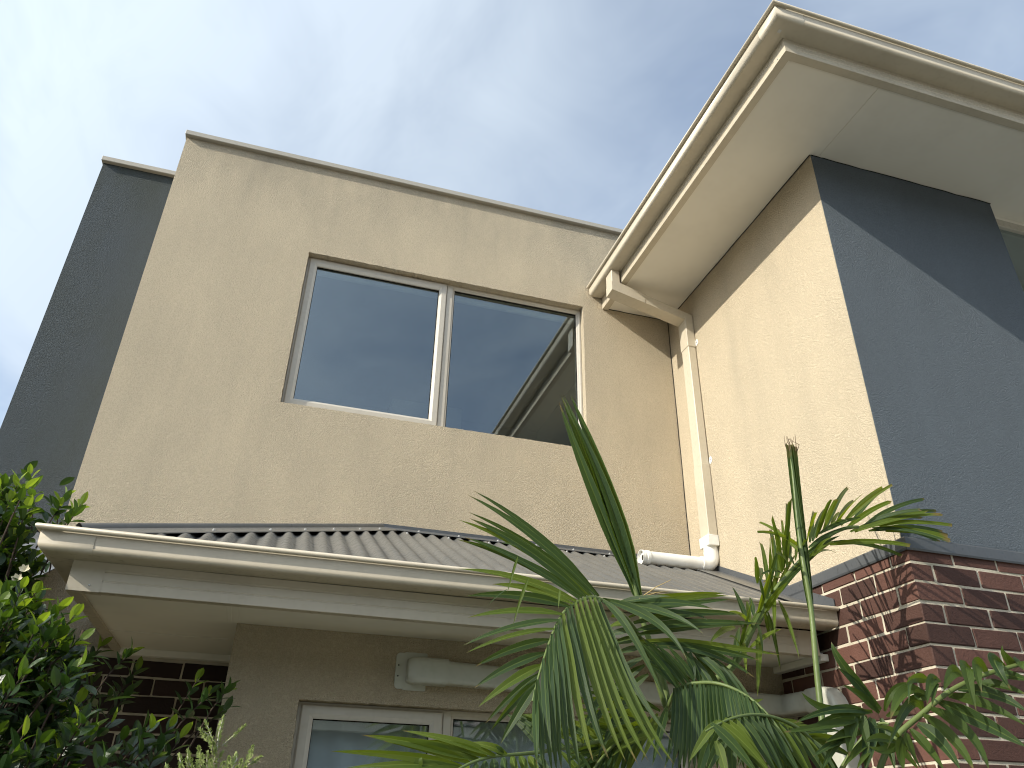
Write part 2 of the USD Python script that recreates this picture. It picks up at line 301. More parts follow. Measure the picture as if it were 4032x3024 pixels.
# wing: beige side wall and charcoal front panel
def wobble_wall(x0, x1, y0, y1, z0, z1): return bx(x0, x1, y0, y1, z0, z1)
obj('beige_wall', bx(XS, XS + .12, YW + .003, YF - .001, .9, ZS + .05), 'beige_stucco', house, label='sunlit beige side wall of the projecting wing')
obj('charcoal_wall', bx(XS + .002, 3.972, YW, YW + .14, .9, ZS + .05), 'slate_stucco', house, label='charcoal front panel under the upper eave')
# dark shrinkage cracks / sealant where render meets eave and inner corner
obj('sealant_line', tube([(XS - .003, YF - .004, z) + (() if 1 else ()) for z in np.linspace(1.62, ZS - .004, 14)] + rng.normal(0, .0012, (14, 3)), .0028, 5), 'dark_gap', house)
obj('sealant_line', tube(np.array([(XS - .003, y, ZS - .003) for y in np.linspace(YW, YF, 16)]) + rng.normal(0, .0012, (16, 3)), .0030, 5), 'dark_gap', house)
obj('sealant_line', tube(np.array([(x, YW - .003, ZS - .003) for x in np.linspace(XS, 3.972, 16)]) + rng.normal(0, .0012, (16, 3)), .0030, 5), 'dark_gap', house)
obj('sealant_line', tube(np.array([(x, YF - .003, ZS - .003) for x in np.linspace(2.11, XS, 12)]) + rng.normal(0, .0012, (12, 3)), .0030, 5), 'dark_gap', house)

# ---- gutters, fascias, soffits
def gutter_profile():
    o = [(.001, .096), (.001, .002), (.03, .0), (.088, .002)]
    o += [(.088 + .022 * math.sin(t), .024 - .022 * math.cos(t)) for t in np.linspace(.25, math.pi / 2, 6)]
    o += [(.1115, .070), (.1135, .0735)]
    c = (.1225, .0815)
    o += [(c[0] + .0105 * math.cos(t), c[1] + .0105 * math.sin(t)) for t in np.linspace(-2.2, 2.3, 12)]
    i = [(.1105, .084), (.1090, .072), (.1072, .026), (.098, .010), (.087, .0052), (.03, .0035), (.004, .006), (.004, .096)]
    return o + i
GP = gutter_profile()
def fascia_profile(h, fl):
    return [(0, h), (0, h * .74), (-.0035, h * .71), (-.0035, h * .69), (0, h * .66), (0, h * .40), (-.003, h * .375), (-.003, h * .355), (0, h * .33), (0, .0015), (-.0015, 0),
            (-fl, 0), (-fl, .012), (-.010, .012), (-.012, h)]
up_path = [(2.065, YF - .002, 3.53), (2.065, 2.117, 3.53), (6.0, 2.117, 3.53)]
gut = obj('gutter', sweep(GP, [(x, y, 3.627) for x, y, z in [(2.065, YF - .012, 0), up_path[1], up_path[2]]], 1), 'cream_metal', house, smooth=35, label='upper gutter turning the corner of the eave')
fas = obj('fascia', sweep(fascia_profile(.101, .046), up_path, 1), 'cream_metal', house, label='fascia board under the upper gutter')
lo_path = [(-.760, YF, .735), (-.760, 3.243, .735), (XB - .055, 3.243, .735)]
gut2 = obj('gutter', sweep(GP, [(-.760, YF, .845), (-.760, 3.243, .845), (XB - .004, 3.243, .851)], 1), 'cream_metal', house, smooth=35, label='lower gutter along the front of the small roof')
fas2 = obj('fascia', sweep(fascia_profile(.112, .045), lo_path, 1), 'cream_metal', house, label='grooved fascia board under the lower gutter')
def mitre_cover(prof, corner, l1, l2, d=.0016):
    pr = [(u + d, v) for u, v in prof]
    x, y, z = corner
    return sweep(pr, [(x, y + l1, z), (x, y, z), (x + l2, y, z)], 1)
GO = GP[3:9] + [(.1192, .062)]
def strip_profile(pts, d):
    P = np.array(pts); t = np.gradient(P, axis=0); nrm = np.c_[t[:, 1], -t[:, 0]]; nrm /= np.linalg.norm(nrm, axis=1)[:, None]
    return [tuple(q) for q in P + nrm * d] + [tuple(q) for q in (P - nrm * .0002)[::-1]]
GC = strip_profile([(.004, .002), (.03, .0), (.088, .002)] + [(.088 + .022 * math.sin(t), .024 - .022 * math.cos(t)) for t in np.linspace(.25, math.pi / 2, 6)] + [(.1112, .066)], .0017)
obj('corner_bracket', sweep(GC, [(2.065, 2.117 + .045, 3.627), (2.065, 2.117, 3.627), (2.065 + .055, 2.117, 3.627)], 1), 'cream_metal', gut, smooth=35)
obj('sealant_patch', bx(2.012, 2.030, 2.075, 2.093, 3.6245, 3.6265, .0008), 'silver_screw', gut)
obj('corner_bracket', sweep(GC, [(-.760, 3.243 + .06, .845), (-.760, 3.243, .845), (-.760 + .075, 3.243, .8452)], 1), 'cream_metal', gut2, smooth=35)
FC = lambda h: [(.0017, h - .001), (.0017, -.0015), (-.047, -.0015), (-.047, -.0003), (-.0003, -.0003), (-.0003, h - .001)]
obj('corner_cover', sweep(FC(.101), [(2.065, 2.117 + .10, 3.53), (2.065, 2.117, 3.53), (2.065 + .065, 2.117, 3.53)], 1), 'cream_metal', fas)
obj('corner_cover', sweep(FC(.112), [(-.760, 3.243 + .10, .735), (-.760, 3.243, .735), (-.760 + .115, 3.243, .735)], 1), 'cream_metal', fas2)
obj('end_cover', sweep(FC(.112), [(XB - .165, 3.243, .735), (XB - .054, 3.243, .735)], 1), 'cream_metal', fas2)
obj('end_cover', sweep(FC(.101), [(2.065, YF - .003, 3.53), (2.065, YF - .085, 3.53)], 1), 'cream_metal', fas)
for q in [(-.685, 3.2405, .757), (2.0633, 2.185, 3.548)]:
    obj('rivet', trimesh.creation.icosphere(1, .004).apply_translation(q), 'silver_screw', fas2 if q[0] < 0 else fas, smooth=True)
obj('end_cap', prism_y(Polygon([(2.065 - u, 3.627 + v) for u, v in GP[:24]]), YF - .0118, YF - .009), 'cream_metal', gut)
# soffits, with cover strips over the sheet joints
e1 = obj('soffit', cat(bx(2.108, XS, 2.160, YF, ZS, ZS + .012), bx(XS + .0002, 6.0, 2.160, 2.86, ZS + .0004, ZS + .012)), 'eave_paint', house, label='painted lining under the upper eave')
obj('joint_strip', bx(XS + .055, XS + .080, 2.166, YW, ZS - .0035, ZS - .0004, .0008), 'eave_paint', e1)
e2 = obj('soffit', cat(bx(-.716, -.14, 3.287, 4.52, .7475, .76), bx(-.1395, XB - .002, 3.287, 3.70, .7478, .76)), 'eave_paint', house, label='shaded lining under the lower eave')
obj('joint_strip', bx(-.190, -.172, 3.29, 3.648, .744, .7473, .0008), 'eave_paint', e2)
obj('joint_strip', bx(-.716, -.19, 4.02, 4.04, .744, .7473, .0008), 'eave_paint', e2)
obj('joint_strip', bx(-.716, -.155, 4.448, 4.497, .715, .7472, .002), 'eave_paint', e2)
obj('joint_strip', bx(XB - .045, XB - .001, 3.25, 3.648, .715, .7472, .002), 'eave_paint', e2)
# upper roof over the eave, hipped
rv = np.array([(2.0, 2.05, 3.70), (6, 2.05, 3.70), (6, 6.0, 5.3), (4.6, 4.65, 4.75), (2.0, 4.62, 3.70), (4.6, 4.62, 4.75), (2.0, 2.05, 3.66), (6, 2.05, 3.66), (6, 6, 5.26), (4.6, 4.62, 4.71), (2.0, 4.62, 3.66)], float)
obj('upper_roof', (rv, [(0, 1, 2), (0, 2, 3), (0, 3, 5), (0, 5, 4), (6, 8, 7), (6, 9, 8), (6, 10, 9), (4, 5, 9), (4, 9, 10)]), 'roof_metal', house)

# ---- downpipe from the upper gutter down the side wall
d0y, d1y = 4.192, 4.292
dp = [np.array([(2.562, z) for z in (1.62,)])]
pipe = bx(2.566, XS - .004, d0y, d1y, 1.60, 3.36, .004)
down = obj('downpipe', pipe, 'cream_metal', house)
def slab_xz(pts, y0, y1): return prism_y(Polygon(pts), y0, y1)
obj('offset_arm', slab_xz([(1.984, 3.512), (1.984, 3.445), (2.565, 3.300), (2.627, 3.300), (2.627, 3.352), (2.048, 3.512)], d0y - .002, d1y + .002), 'cream_metal', down)
obj('spout', bx(1.984, 2.048, d0y - .003, d1y + .003, 3.505, 3.632, .003), 'cream_metal', down)
obj('joint_collar', bx(2.562, XS - .003, d0y - .004, d1y + .004, 3.07, 3.34, .003), 'cream_metal', down)
obj('joint_collar', slab_xz([(1.9825, 3.52), (1.9825, 3.4435), (2.24, 3.3788), (2.252, 3.458), (2.0495, 3.514), (2.0495, 3.52)], d0y - .0045, d1y + .0045), 'cream_metal', down)
obj('joint_collar', bx(2.563, XS - .003, d0y - .003, d1y + .003, 1.60, 2.14, .003), 'cream_metal', down)
for zb in (3.105, 2.165):
    t = Polygon([(d0y - .034, zb - .014), (d0y - .034, zb + .012), (d0y - .024, zb + .024), (d0y - .003, zb + .018), (d0y - .003, zb - .024), (d0y - .018, zb - .026)])
    m = trimesh.creation.extrude_polygon(t, .003, engine='earcut'); v = m.vertices
    br = obj('bracket', (np.c_[XS - .0005 - v[:, 2], v[:, 0], v[:, 1]], m.faces), 'white_plastic', down)
    obj('screw', trimesh.creation.icosphere(1, .0042).apply_translation((XS - .004, d0y - .018, zb)), 'dark_gap', br)

# ---- white drain pipe lying on the roof
yc, zc = 4.245, 1.462
def ring_tube(pts, rad, s=24, caps=True): return tube(pts, rad, s, caps)
arc = [(2.545 + .053 * math.sin(t), yc, zc + .053 - .053 * math.cos(t)) for t in np.linspace(0, math.pi / 2, 9)]
dr = obj('drain_pipe', tube([(2.150, yc, zc - .002), (2.3, yc, zc), (2.535, yc, zc)], .0425, 24, False), 'white_plastic', house, smooth=40)
obj('elbow', cat(tube([(2.515, yc, zc)] + arc + [(2.598, yc, zc + .085)], .0475, 24)), 'white_plastic', dr, smooth=50)
obj('square_adapter', cat(bx(2.553, XS - .002, d0y - .008, d1y + .008, 1.575, 1.645, .003), tube([(2.598, yc, 1.527), (2.598, yc, 1.576)], [.0455, .0455], 24)), 'white_plastic', dr, smooth=40)
pr_ = [(2.100, .046), (2.118, .046), (2.120, .0445), (2.130, .0445), (2.132, .0475), (2.152, .0475), (2.153, .043), (2.152, .040), (2.120, .040), (2.118, .034), (2.117, .016), (2.1175, .034), (2.1168, .0405), (2.100, .0425)]
ang = np.linspace(0, 2 * math.pi, 29)[:-1]
V = np.array([[(x, yc + r * math.cos(t), zc - .002 + r * math.sin(t)) for t in ang] for x, r in pr_]).reshape(-1, 3); k = len(ang)
Fc = [(i * k + j, i * k + (j + 1) % k, ((i + 1) % len(pr_)) * k + (j + 1) % k, ((i + 1) % len(pr_)) * k + j) for i in range(len(pr_)) for j in range(k)]
obj('end_collar', (V, np.array(Fc)), 'white_plastic', dr, smooth=30)
obj('outlet_plug', tube([(2.1155, yc, zc - .002), (2.123, yc, zc - .002)], .017, 16), 'dark_gap', dr)  # dark disc painted in for the unlit hole of the pipe end
for xw in (2.20, 2.262):
    obj('wire_tie', tube([(xw + rng.normal(0, .004), yc - .02 + .01 * q, zc - .046 - .012 * q) for q in range(4)], .007, 6), 'bark', dr)

# ---- lower corrugated roof with hip, flashings and screws
TANP = .455; YE, ZE = 3.165, .922
roofz = lambda y: ZE + (y - YE) * TANP
PITCH = .083
xs_ = np.arange(-.86, XB + .0, PITCH / 16)
top = []; bot = []
for x in xs_:
    w = math.cos(2 * math.pi * x / PITCH); w = .0122 * math.copysign(abs(w) ** .75, w)
    yt = min(YF + .0, YE + (x + .842) * 1.0 + .02)
    top.append((x, yt, roofz(yt) + w)); bot.append((x, YE, ZE + w))
n = len(xs_); V = np.array(bot + top + [(a, b, c - .002) for a, b, c in bot + top])
Fq = [(i, i + 1, n + i + 1, n + i) for i in range(n - 1)] + [(2 * n + i, 3 * n + i, 3 * n + i + 1, 2 * n + i + 1) for i in range(n - 1)] + [(n + i, n + i + 1, 3 * n + i + 1, 3 * n + i) for i in range(n - 1)] + [(i, 2 * n + i, 2 * n + i + 1, i + 1) for i in range(n - 1)]
roof = obj('corrugated_roof', (V, np.array(Fq)), 'roof_metal', house, smooth=40, label='grey corrugated metal roof between lower gutter and beige wall')
# left hip slope (sheet) : falls toward -x
hipx = lambda y: -.842 + (y - YE)
lv = np.array([(-.842, YE, ZE), (-.86, YE, ZE - .008), (-.86, YF, ZE - .008), (hipx(YF), YF, roofz(YF)), (-.86, YE, ZE - .012), (-.86, YF, ZE - .012), (hipx(YF), YF, roofz(YF) - .004), (-.842, YE, ZE - .004)])
obj('hip_slope', (lv, [(0, 3, 2), (0, 2, 1), (7, 5, 6), (7, 4, 5)]), 'roof_metal', house)
# hip capping: rolled top and a flat wing on the front slope
H0, H1 = np.array((-.842, YE, ZE)), np.array((hipx(YF - .02), YF - .02, roofz(YF - .02)))
hd = (H1 - H0) / np.linalg.norm(H1 - H0)
nf = np.array([0, -TANP, 1.]); nf /= np.linalg.norm(nf); nl = np.array([-TANP, 0, 1.]); nl /= np.linalg.norm(nl)
wf = np.cross(nf, hd); wf *= np.sign(-wf[1]) ; wl = np.cross(nl, hd); wl *= np.sign(-wl[0])
up = (nf + nl) / np.linalg.norm(nf + nl); sdv = np.cross(hd, up); sdv *= np.sign(sdv @ wf)
def hip_section(P):
    sec = [P + wf * .125 + nf * .0125, P + wf * .120 + nf * .0150, P + wf * .028 + nf * .0155]
    sec += [P + up * (.012 + .021 * math.sin(t)) + sdv * .022 * math.cos(t) for t in np.linspace(-.1, math.pi + .1, 8)]
    sec += [P + wl * .030 + nl * .0135, P + wl * .125 + nl * .010]
    return sec
S = np.array([hip_section(H0 + (H1 - H0) * t) for t in np.linspace(.05, 1.0, 12)]); m_, k = S.shape[:2]
V = np.vstack([S.reshape(-1, 3), S.reshape(-1, 3) - np.array([0, 0, .0025])])
Fq = []
for i in range(m_ - 1):
    for j in range(k - 1):
        a = i * k + j; Fq += [(a, a + 1, a + k + 1, a + k), (a + m_ * k, a + k + m_ * k, a + k + 1 + m_ * k, a + 1 + m_ * k)]
    a = i * k; Fq.append((a, a + k, a + k + m_ * k, a + m_ * k))
obj('hip_capping', (V, np.array(Fq)), 'roof_metal', roof, smooth=30)
def flash(path_top, path_low, t=.0025):
    A, B = np.array(path_top, float), np.array(path_low, float); n = len(A)
    V = np.vstack([A, B, A - [0, 0, t], B - [0, 0, t]])
    F = [(i, n + i, n + i + 1, i + 1) for i in range(n - 1)] + [(2 * n + i, 2 * n + i + 1, 3 * n + i + 1, 3 * n + i) for i in range(n - 1)] + [(n + i, 3 * n + i, 3 * n + i + 1, n + i + 1) for i in range(n - 1)]
    return trimesh.Trimesh(V, [q for f in F for q in ((f[0], f[1], f[2]), (f[0], f[2], f[3]))], process=False)
fx = np.linspace(hipx(YF) - .03, XS - .004, 14)
lip = [(x, YF - .115, roofz(YF - .115) + .0165) for x in fx]; bend = [(x, YF - .012, roofz(YF - .012) + .016) for x in fx]
obj('apron_flashing', cat(flash(bend, lip), bx(fx[0], XS - .003, YF - .012, YF - .003, roofz(YF) + .0, roofz(YF) + .030, .002)), 'dark_flashing', roof)
# flashing stepping down the wing wall and brick side
fy = np.linspace(3.19, YF - .05, 14)
sl = [(XB - .006 if y < 3.56 else XS - .006, y, roofz(y) + .0165) for y in fy]; sl2 = [(XB - .115 if y < 3.56 else XB - .10, y, roofz(y) + .0160) for y in fy]
obj('side_flashing', flash(sl, sl2), 'roof_metal', roof)
yv = np.linspace(3.56, YF - .014, 2)
obj('side_flashing', trimesh.Trimesh(np.array([(x, y, roofz(y) + dz) for x in (XS - .006, XS - .002) for y in yv for dz in (.008, .052)]), process=False).convex_hull, 'dark_flashing', roof)
yv = (3.135, 3.57)
obj('side_flashing', trimesh.Trimesh(np.array([(x, y, roofz(y) + dz) for x in (XB - .008, XB - .003) for y in yv for dz in (.006, .075)]), process=False).convex_hull, 'dark_flashing', roof)
scr = []
for t in (.33, .50, .62, .73, .84, .93): scr.append(H0 + (H1 - H0) * t + wf * .092 + nf * .0150)
for x in np.arange(.75, 2.5, .249): scr.append(np.array((x, YF - .09, roofz(YF - .09) + .017)))
for x in np.arange(.664, 2.5, .249): scr.append(np.array((x, YF - .20, roofz(YF - .20) + .011)))
for q in scr:
    obj('screw', cat(tube([q, q + nf * .003], .008, 8), tube([q + nf * .003, q + nf * .0085], .0045, 6)), 'silver_screw', roof)
for j, s_ in enumerate(rng.uniform(-1, 1, (7, 2))):
    pass

# far left lower roof seen through the shrub
fl = []
for x in np.arange(-3.4, -1.0, .0125):
    w = .009 * math.cos(2 * math.pi * x / .1); y1 = 5.02 if x < -1.19 else YF - .02
    fl.append([(x, 3.75, 1.455 - (5.03 - 3.75) * .455 + w), (x, y1, 1.455 - (5.03 - y1) * .455 + w)])
fl = np.array(fl); n = len(fl); V = np.vstack([fl[:, 0], fl[:, 1]]); V = np.vstack([V, V - [0, 0, .003]])
obj('corrugated_roof', (V, np.array([(i, i + 1, n + i + 1, n + i) for i in range(n - 1)] + [(2 * n + i, 3 * n + i, 3 * n + i + 1, 2 * n + i + 1) for i in range(n - 1)])), 'grey_roof', house, smooth=40, label='pale grey metal roof below the far left charcoal wall')
obj('fascia', bx(-3.4, -1.0, 3.72, 3.745, .74, .88, .003), 'cream_metal', house)
obj('roof_flashing', bx(-3.4, -1.185, 4.95, 5.031, 1.455, 1.50, .003), 'dark_flashing', house)

# ---- lower beige wall with its window
YL = 3.648; LX0, LX1, LZ0, LZ1 = .158, 2.02, -1.0, .4545
lw = Polygon([(-.152, -1.6), (XB + .02, -1.6), (XB + .02, .747), (-.152, .747)], [rough_poly([(LX0, LZ0), (LX1, LZ0), (LX1, LZ1), (LX0, LZ1)], seed=4)])
obj('beige_wall', prism_y(lw, YL, YL + .13), 'shaded_beige_stucco', house, label='shaded beige wall under the lower eave')
obj('beige_wall', bx(-.152, -.03, YL + .131, 4.5, -1.6, .747), 'shaded_beige_stucco', house)

# ---- windows: frame > sash, pane, mullion ...
def frame_ring(x0, x1, z0, z1, w, y0, y1, ch=.003):
    """four mitred members of a rectangular frame, chamfered section"""
    prof = [(0, 0), (w, 0), (w, (y1 - y0) - ch * 2), (w - ch * 3, (y1 - y0)), (ch, (y1 - y0)), (0, (y1 - y0) - ch)]   # (inward, toward -y)
    ms = []
    for k in range(4):
        c = [(x0, z0), (x1, z0), (x1, z1), (x0, z1)]; a, b = np.array(c[k]), np.array(c[(k + 1) % 4]); d = (b - a) / np.linalg.norm(b - a); nn = np.array([-d[1], d[0]])
        V = []
        for P, s in ((a, 1), (b, -1)):
            for u, v in prof:
                q = P + nn * u + d * u * s; V.append((q[0], y1 - v, q[1]))
        ms.append(trimesh.Trimesh(np.array(V), process=False).convex_hull)
    return ms
def window(label, X0, X1, Z0, Z1, Y, mull0, mull1, blind):
    fr_ = cat(*frame_ring(X0 + .001, X1 - .001, Z0 + .001, Z1 - .001, .022, Y + .058, Y + .12))
    w = obj('window', fr_, 'window_metal', house, label=label)
    obj('mullion', cat(bx(mull0, mull1, Y + .056, Y + .115, Z0 + .022, Z1 - .004, .003)), 'window_metal', w)
    s0, s1 = X0 + .016, mull0 - .004
    s = obj('sash', cat(*frame_ring(s0, s1, Z0 + .012, Z1 - .010, .056, Y + .046, Y + .10, .006)), 'window_metal', w)
    obj('pane', bx(s0 + .05, s1 - .05, Y + .078, Y + .0785, Z0 + .06, Z1 - .06), 'glass', s)
    obj('seal', cat(*frame_ring(s0 + .0555, s1 - .0555, Z0 + .0675, Z1 - .0655, .004, Y + .068, Y + .080, .0005)), 'dark_gap', s)
    obj('bead', cat(*frame_ring(mull1, X1 - .020, Z0 + .02, Z1 - .020, .014, Y + .066, Y + .11)), 'window_metal', w)
    obj('pane', bx(mull1 + .012, X1 - .032, Y + .086, Y + .0865, Z0 + .03, Z1 - .032), 'glass', w)
    obj('seal', cat(*frame_ring(mull1 + .0138, X1 - .0338, Z0 + .033, Z1 - .0338, .005, Y + .076, Y + .088, .0005)), 'dark_gap', w)
    return w
upw = window('upper two light window in the beige wall', WX0, WX1, WZ0, WZ1, YF, .838, .882, False)
low = window('lower two light window half hidden by palm fronds', LX0, LX1, LZ0, LZ1, YL, .802, .838, True)
# interiors
def room(x0, x1, y0, y1, z0, z1, t=.04):
    return cat(bx(x0 - t, x0, y0, y1, z0, z1), bx(x1, x1 + t, y0, y1, z0, z1), bx(x0 - t, x1 + t, y1, y1 + t, z0, z1), bx(x0 - t, x1 + t, y0, y1 + t, z1, z1 + t), bx(x0 - t, x1 + t, y0, y1 + t, z0 - t, z0))
rm = obj('room', room(-1.0, 2.55, YF + .142, 7.6, 1.65, 3.95), 'room_paint', house)
obj('cupboard', bx(.78, 1.50, 6.9, 7.58, 1.66, 3.72, .004), 'room_door', rm)
obj('blind_roll', tube([(WX0 + .03, YF + .175, WZ1 - .03), (WX1 - .03, YF + .175, WZ1 - .03)], .026, 14), 'room_door', rm, smooth=40)
rm2 = obj('room', room(-.0, 2.5, YL + .132, 6.4, -1.5, 1.0), 'room_paint', house)
# vertical folds of a pale sheer blind
bxs = np.linspace(LX0 - .03, LX1 + .03, 140); by = YL + .20 + .012 * np.sin(bxs * 46) + .006 * np.sin(bxs * 17)
V = np.array([(x, y, z) for z in (LZ0 - .05, LZ1 + .02) for x, y in zip(bxs, by)] + [(x, y + .002, z) for z in (LZ0 - .05, LZ1 + .02) for x, y in zip(bxs, by)]); n = len(bxs)
obj('curtain', (V, np.array([(i, i + 1, n + i + 1, n + i) for i in range(n - 1)] + [(2 * n + i, 3 * n + i, 3 * n + i + 1, 2 * n + i + 1) for i in range(n - 1)])), 'blind_fabric', rm2, smooth=True)
# right hand window beside the charcoal panel
rw = obj('window', cat(bx(3.90, 6, 2.775, 2.84, 3.455, 3.515, .003), bx(3.93, 3.965, 2.79, 2.84, 1.3, 3.455, .002)), 'window_metal', house, label='window edge beyond the charcoal panel at far right')
obj('head_lining', bx(3.972, 6, 2.78, 2.86, 3.516, 3.542), 'eave_paint', rw)
obj('pane', bx(3.966, 6, 2.80, 2.8005, 1.3, 3.455), 'glass', rw)
obj('room', room(3.2, 5.9, 2.86, 5.0, 1.3, 3.5), 'room_paint', house)

# ---- brickwork: mortar bed > bricks
def brick_rows(zt, nrow, course=.086): return [(zt - i * course - .076, zt - i * course) for i in range(nrow)]
bw = obj('brick_wall', cat(bx(XB + .004, XB + .11, YB + .004, 3.9, -1.6, 1.10), bx(XB + .1102, 5.2, YB + .004, YB + .11, -1.6, 1.10)), 'mortar', house, label='maroon brick corner with cream mortar under the wing')
BR = random.Random(11)
def put_brick(parent, x0, x1, y0, y1, z0, z1, m='maroon_brick'):
    j = lambda s=.0012: BR.gauss(0, s)
    b = bx(x0 + j(), x1 + j(), y0 + j(.0009), y1 + j(.0009), z0 + j(), z1 + j(), .0036)
    b = trimesh.Trimesh(b.vertices + np.array([[BR.gauss(0, .0011), BR.gauss(0, .0006), BR.gauss(0, .0011)] for _ in b.vertices]), b.faces, process=False)
    obj('brick', b, m, parent)
ZB0 = 1.024
for r in range(-1, 17):
    z1 = ZB0 - r * .086 + .081 - .086 if False else ZB0 + .005 - r * .086 - .010; z0 = z1 - .076
    z1, z0 = ZB0 - .005 - r * .086 , ZB0 - .005 - r * .086 - .076
    head_front = (r % 2 == 0)
    x = XB; first = .110 if head_front else .230
    # corner brick occupies both faces
    sy = .230 if head_front else .110
    put_brick(bw, XB, XB + first, YB, YB + sy, z0, z1)
    x = XB + first + .010
    while x < 4.15:
        put_brick(bw, x, x + .230, YB, YB + .09, z0, z1); x += .240
    y = YB + sy + .010
    while y < 3.60:
        put_brick(bw, XB, XB + .09, y, min(y + .230, 3.645), z0, z1); y += .240
# dark metal capping over the brickwork
def cap_prof(): return [(-.006, -.058), (.0, -.060), (.004, -.052), (.004, -.008), (0, -.002), (-.075, .020), (-.075, -.02), (-.006, -.02)]
obj('brick_capping', sweep([(u + .008, v) for u, v in cap_prof()], [(XB, 3.50, 1.131), (XB, YB, 1.131), (5.2, YB, 1.131)], 1), 'dark_flashing', house)
# dark recessed brick wall under the left eave
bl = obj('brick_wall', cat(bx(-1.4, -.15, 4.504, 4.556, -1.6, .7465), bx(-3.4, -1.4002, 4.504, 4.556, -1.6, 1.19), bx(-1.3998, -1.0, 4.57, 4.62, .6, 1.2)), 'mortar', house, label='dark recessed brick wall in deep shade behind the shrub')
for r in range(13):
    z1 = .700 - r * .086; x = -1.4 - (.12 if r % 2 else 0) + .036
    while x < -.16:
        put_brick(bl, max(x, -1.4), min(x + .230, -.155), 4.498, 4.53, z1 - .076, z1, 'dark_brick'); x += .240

# ---- pipe cover (duct) along the lower wall, turning down the brick side
ZD = .598
def rr(w, h, r, n=5):
    """half rounded duct section: (out, up)"""
    pts = [(0, -h / 2)]
    pts += [(w - r + r * math.sin(t), -h / 2 + r - r * math.cos(t)) for t in np.linspace(0, math.pi / 2, n)]
    pts += [(w - r + r * math.cos(t), h / 2 - r + r * math.sin(t)) for t in np.linspace(0, math.pi / 2, n)]
    return pts + [(0, h / 2)]
dk = obj('pipe_cover', sweep(rr(.072, .098, .022), [(.74, YL - .001, ZD), (XB - .001, YL - .001, .556), (XB - .001, 3.36, .55)], 1), 'duct_plastic', house, smooth=35)
boot = np.array([(x, YL - .002 - o, ZD + v) for x, s in ((.785, 1.0), (.640, 1.0), (.618, .93), (.606, .80)) for o, v in [(u * (s if s < 1 else 1), w * s) for u, w in rr(.080, .112, .026, 7)]])
obj('end_boot', trimesh.Trimesh(boot, process=False).convex_hull, 'duct_plastic', dk, smooth=40)
obj('joint_collar', sweep(rr(.077, .106, .024), [(.72, YL - .0015, ZD), (.785, YL - .0015, ZD)], 1), 'duct_plastic', dk, smooth=35)
pl = sbox(.575, ZD - .058, .655, ZD + .060).buffer(.018)
pl = pl.union(sbox(.60, ZD - .074, .692, ZD + .076).buffer(.006))
fg = obj('wall_flange', prism_y(pl, YL - .006, YL - .001), 'duct_plastic', dk)
for zz_ in (-.022, .024): obj('screw', trimesh.creation.icosphere(1, .0035).apply_translation((.570, YL - .006, ZD + zz_)), 'dark_gap', fg)
# elbow at the brick corner, turning downward
def elbow_arc():
    prof = rr(.080, .110, .026); V = []; cy, cz = 3.295, .55 - .08
    secs = []
    for t in np.linspace(0, math.pi / 2, 9):
        dirv = np.array([0, -math.cos(t), -math.sin(t)]); upv = np.array([0, -math.sin(t), math.cos(t)])
        P = np.array([XB - .001, cy, cz]) + upv * .08
        secs.append([P + np.array([-u, 0, 0]) + upv * v for u, v in prof])
    pre = [[q + np.array([0, .085, 0]) for q in secs[0]]]; post = [[q + np.array([0, 0, -.75]) for q in secs[-1]]]
    S = np.array(pre + secs + post); m_, k = S.shape[:2]
    F = [(i * k + j, i * k + j + 1, (i + 1) * k + j + 1, (i + 1) * k + j) for i in range(m_ - 1) for j in range(k - 1)]
    m = trimesh.Trimesh(S.reshape(-1, 3), [t for q in F for t in ((q[0], q[1], q[2]), (q[0], q[2], q[3]))], process=False); return m
obj('elbow', elbow_arc(), 'duct_plastic', dk, smooth=35)

# ---------------------------------------------------------------- neighbouring house, seen mirrored in the windows
nb = thing('neighbour_house', (0, -8.5, -1.55), 'pale rendered neighbouring house with wavy tiled roof, mirrored in the lower window', 'house')
obj('wall', bx(-9, 9, -12, -8.0, -1.6, 1.42), 'pale_wall', nb)
obj('fascia', bx(-9.4, 9.4, -7.55, -7.52, 1.40, 1.56), 'cream_metal', nb)
obj('soffit', bx(-9.4, 9.4, -8.0, -7.55, 1.42, 1.44), 'eave_paint', nb)
tx = np.arange(-9.5, 9.5, .05); V = []; F = []; 
for c in range(13):
    s0, s1 = c * .33, c * .33 + .36; b0 = len(V)
    for s, lift in ((s0, .055), (s0, .03), (s1, .0)):
        for x in tx:
            V.append((x, -7.47 - s * .93, 1.56 + s * .37 + (lift if s == s0 else .002) + .022 * math.sin(2 * math.pi * x / .3 + (c % 2) * .0) * (1 if lift != .03 else 1)))
    n = len(tx)
    for i in range(n - 1):
        F += [(b0 + i, b0 + i + 1, b0 + 2 * n + i + 1, b0 + 2 * n + i), (b0 + n + i, b0 + n + i + 1, b0 + i + 1, b0 + i)]
obj('roof_tiles', (np.array(V), np.array(F)), 'terracotta', nb, kind='stuff')

